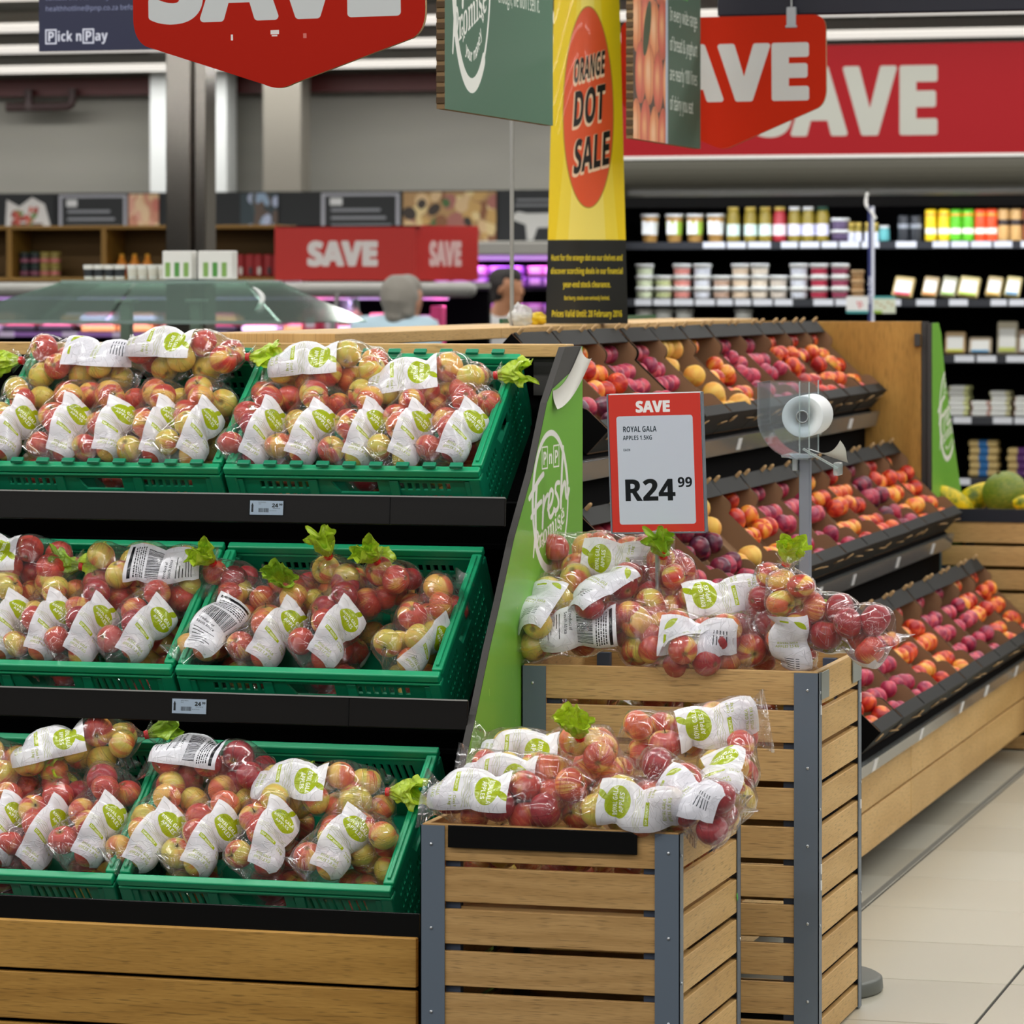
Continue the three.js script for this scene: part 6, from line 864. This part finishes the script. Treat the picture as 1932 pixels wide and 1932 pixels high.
function person(label, pos, o) {
  const t = thing('person', label, 'person', pos); const skin = std({ color: o.skin, roughness: 0.55 }), S = 0.97;
  const hx = o.head[0], hy = o.head[1], hz = o.head[2], arms = o.arms;
  const legs = [[[-0.09, 0.86, 0], [-0.1, 0.46, 0.02], 0.085, 0.058], [[-0.1, 0.46, 0.02], [-0.1, 0.07, -0.02], 0.056, 0.038], [[-0.1, 0.04, -0.03], [-0.11, 0.03, 0.14], 0.038, 0.03], [[0.09, 0.86, 0], [0.1, 0.46, 0.02], 0.085, 0.058], [[0.1, 0.46, 0.02], [0.1, 0.07, -0.02], 0.056, 0.038], [[0.1, 0.04, -0.03], [0.11, 0.03, 0.14], 0.038, 0.03]];
  const sh = o.shoulder, torso = [[[0, 0.88, 0], [sh[0] * 0.5, 1.1, sh[2] * 0.5], 0.13, 0.125, 1.2, 0.85], [[sh[0] * 0.5, 1.1, sh[2] * 0.5], [sh[0], sh[1] - 0.06, sh[2]], 0.12, 0.12, 1.3, 0.85], [[sh[0] - 0.15, sh[1], sh[2]], [sh[0] + 0.15, sh[1], sh[2]], 0.058, 0.058]];
  const neck = [[sh[0], sh[1], sh[2]], [hx, hy - 0.08, hz], 0.062, 0.054];
  const body = field([...legs, ...torso, neck, ...arms, ...headBones(hx, hy, hz, o.face[0], o.face[1])], [0, 0.86, 0], 1.9, 104, 0.03, skin);
  part('body', body, skin, t);
  const grow = (B, e, cut = 1) => B.map((q) => [q[0], cut < 1 ? q[1].map((v, i) => lerp(q[0][i], v, cut)) : q[1], q[2] + e, q[3] + e, q[4], q[5]]);
  const cloth = (c) => std({ color: c, roughness: 0.85, sheen: 0.2 });
  part('shirt', field([...grow(torso, 0.014), ...[arms[0], arms[2]].flatMap((q) => grow([q], 0.02, o.sleeve))], [0, 1.15, 0], 1.2, 80, 0.04, cloth(o.shirt)), cloth(o.shirt), t);
  part('trousers', field(grow([legs[0], legs[1], legs[3], legs[4]], 0.014), [0, 0.5, 0], 1.2, 70, 0.03, cloth(o.trousers)), cloth(o.trousers), t);
  // hair as a shaggy shell over the back and top of the skull
  const fx = o.face[0], fz = o.face[1], hb = (f, u, r = 0) => [hx + fx * f - fz * r, hy + u, hz + fz * f + fx * r];
  const hairB = [[hb(-0.03, 0.05), hb(0.03, 0.07), 0.094, 0.072], [hb(-0.05, 0.0), hb(-0.06, -0.06), 0.078, 0.05], [hb(-0.02, 0.02, 0.05), hb(-0.03, -0.04, 0.055), 0.052, 0.038], [hb(-0.02, 0.02, -0.05), hb(-0.03, -0.04, -0.055), 0.052, 0.038]];
  const hair = field(hairB, [hx, hy, hz], 0.4, 64, 0.02, skin); { const p = hair.attributes.position, nn = hair.attributes.normal; for (let i = 0; i < p.count; i++) { const a = 0.008 * N(p.getX(i) * 60, p.getY(i) * 22, p.getZ(i) * 60) + 0.004 * N(p.getX(i) * 140, p.getY(i) * 50, p.getZ(i) * 140); p.setXYZ(i, p.getX(i) + nn.getX(i) * a, p.getY(i) + nn.getY(i) * a, p.getZ(i) + nn.getZ(i) * a); } }
  part('hair', hair, std({ color: o.hair, roughness: 0.75 }), t);
  for (const s of [-1, 1]) { const e = part('eye', new THREE.SphereGeometry(0.0115, 12, 8), std({ color: 0xe8e4de, roughness: 0.25 }), t, [hx + fx * 0.082 - fz * s * 0.032, hy + 0.005, hz + fz * 0.082 + fx * s * 0.032]); part('iris', new THREE.SphereGeometry(0.0055, 10, 6), std({ color: 0x2c1c12, roughness: 0.2 }), e, [fx * 0.0085, 0, fz * 0.0085]); }
  part('mouth', (() => { const q = new THREE.CapsuleGeometry(0.004, 0.036, 3, 8); q.rotateX(Math.PI / 2); q.rotateY(Math.atan2(-fz, fx)); q.translate(fx * 0.1, 0, fz * 0.1); return q; })(), std({ color: 0xa0605a, roughness: 0.5 }), t, [hx - fx * 0.004, hy - 0.066, hz - fz * 0.004]);
  for (const h of o.hands) { const q = part('hand', field([[[0, 0, 0], [0, -0.05, 0.012], 0.026, 0.03, 1.2, 0.6], ...[-1.5, -0.5, 0.5, 1.5].flatMap((k) => [[[k * 0.016, -0.06, 0.014], [k * 0.018, -0.1 + Math.abs(k) * 0.006, 0.024], 0.0095, 0.0085], [[k * 0.018, -0.1 + Math.abs(k) * 0.006, 0.024], [k * 0.018, -0.125 + Math.abs(k) * 0.01, 0.046], 0.0085, 0.007]]), [[0.03, -0.02, 0.01], [0.048, -0.055, 0.03], 0.011, 0.009]], [0, -0.06, 0.01], 0.22, 56, 0.006, skin), skin, t, h); }
  return t;
}
{
  const a = person('grey-haired shopper in a pale blue shirt seen from behind, looking into the meat gondola', P(-5.64, 0, 18.2), { skin: 0xb98468, hair: 0x8a857c, shirt: 0xb4cdda, trousers: 0x2c3440, head: [0.0, 1.55, -0.01], face: [0.42, -0.91], shoulder: [-0.04, 1.415, 0], sleeve: 0.9, arms: [[[-0.2, 1.39, 0], [-0.25, 1.08, 0.02], 0.05, 0.04], [[-0.25, 1.08, 0.02], [-0.2, 0.86, -0.14], 0.038, 0.028], [[0.12, 1.39, 0], [0.2, 1.08, 0.02], 0.05, 0.04], [[0.2, 1.08, 0.02], [0.16, 0.86, -0.14], 0.038, 0.028]], hands: [[-0.2, 0.86, -0.14], [0.16, 0.86, -0.14]] });
  const b = person('dark-haired shopper in a grey shirt, in profile, looking down at the far fridge', P(-6.82, 0, 24), { skin: 0xb57f5c, hair: 0x1d1613, shirt: 0xc4c4c4, trousers: 0x23262c, head: [0.09, 1.62, 0.02], face: [0.98, 0.2], shoulder: [0.0, 1.4, 0.0], sleeve: 0.85, arms: [[[-0.13, 1.38, 0.06], [-0.02, 1.14, 0.12], 0.048, 0.038], [[-0.02, 1.14, 0.12], [0.2, 1.12, 0.14], 0.036, 0.027], [[0.13, 1.38, -0.06], [0.2, 1.14, -0.08], 0.048, 0.038], [[0.2, 1.14, -0.08], [0.34, 1.14, -0.02], 0.036, 0.027]], hands: [[0.2, 1.12, 0.14], [0.34, 1.14, -0.02]] });
}
renderer.render(scene, camera);
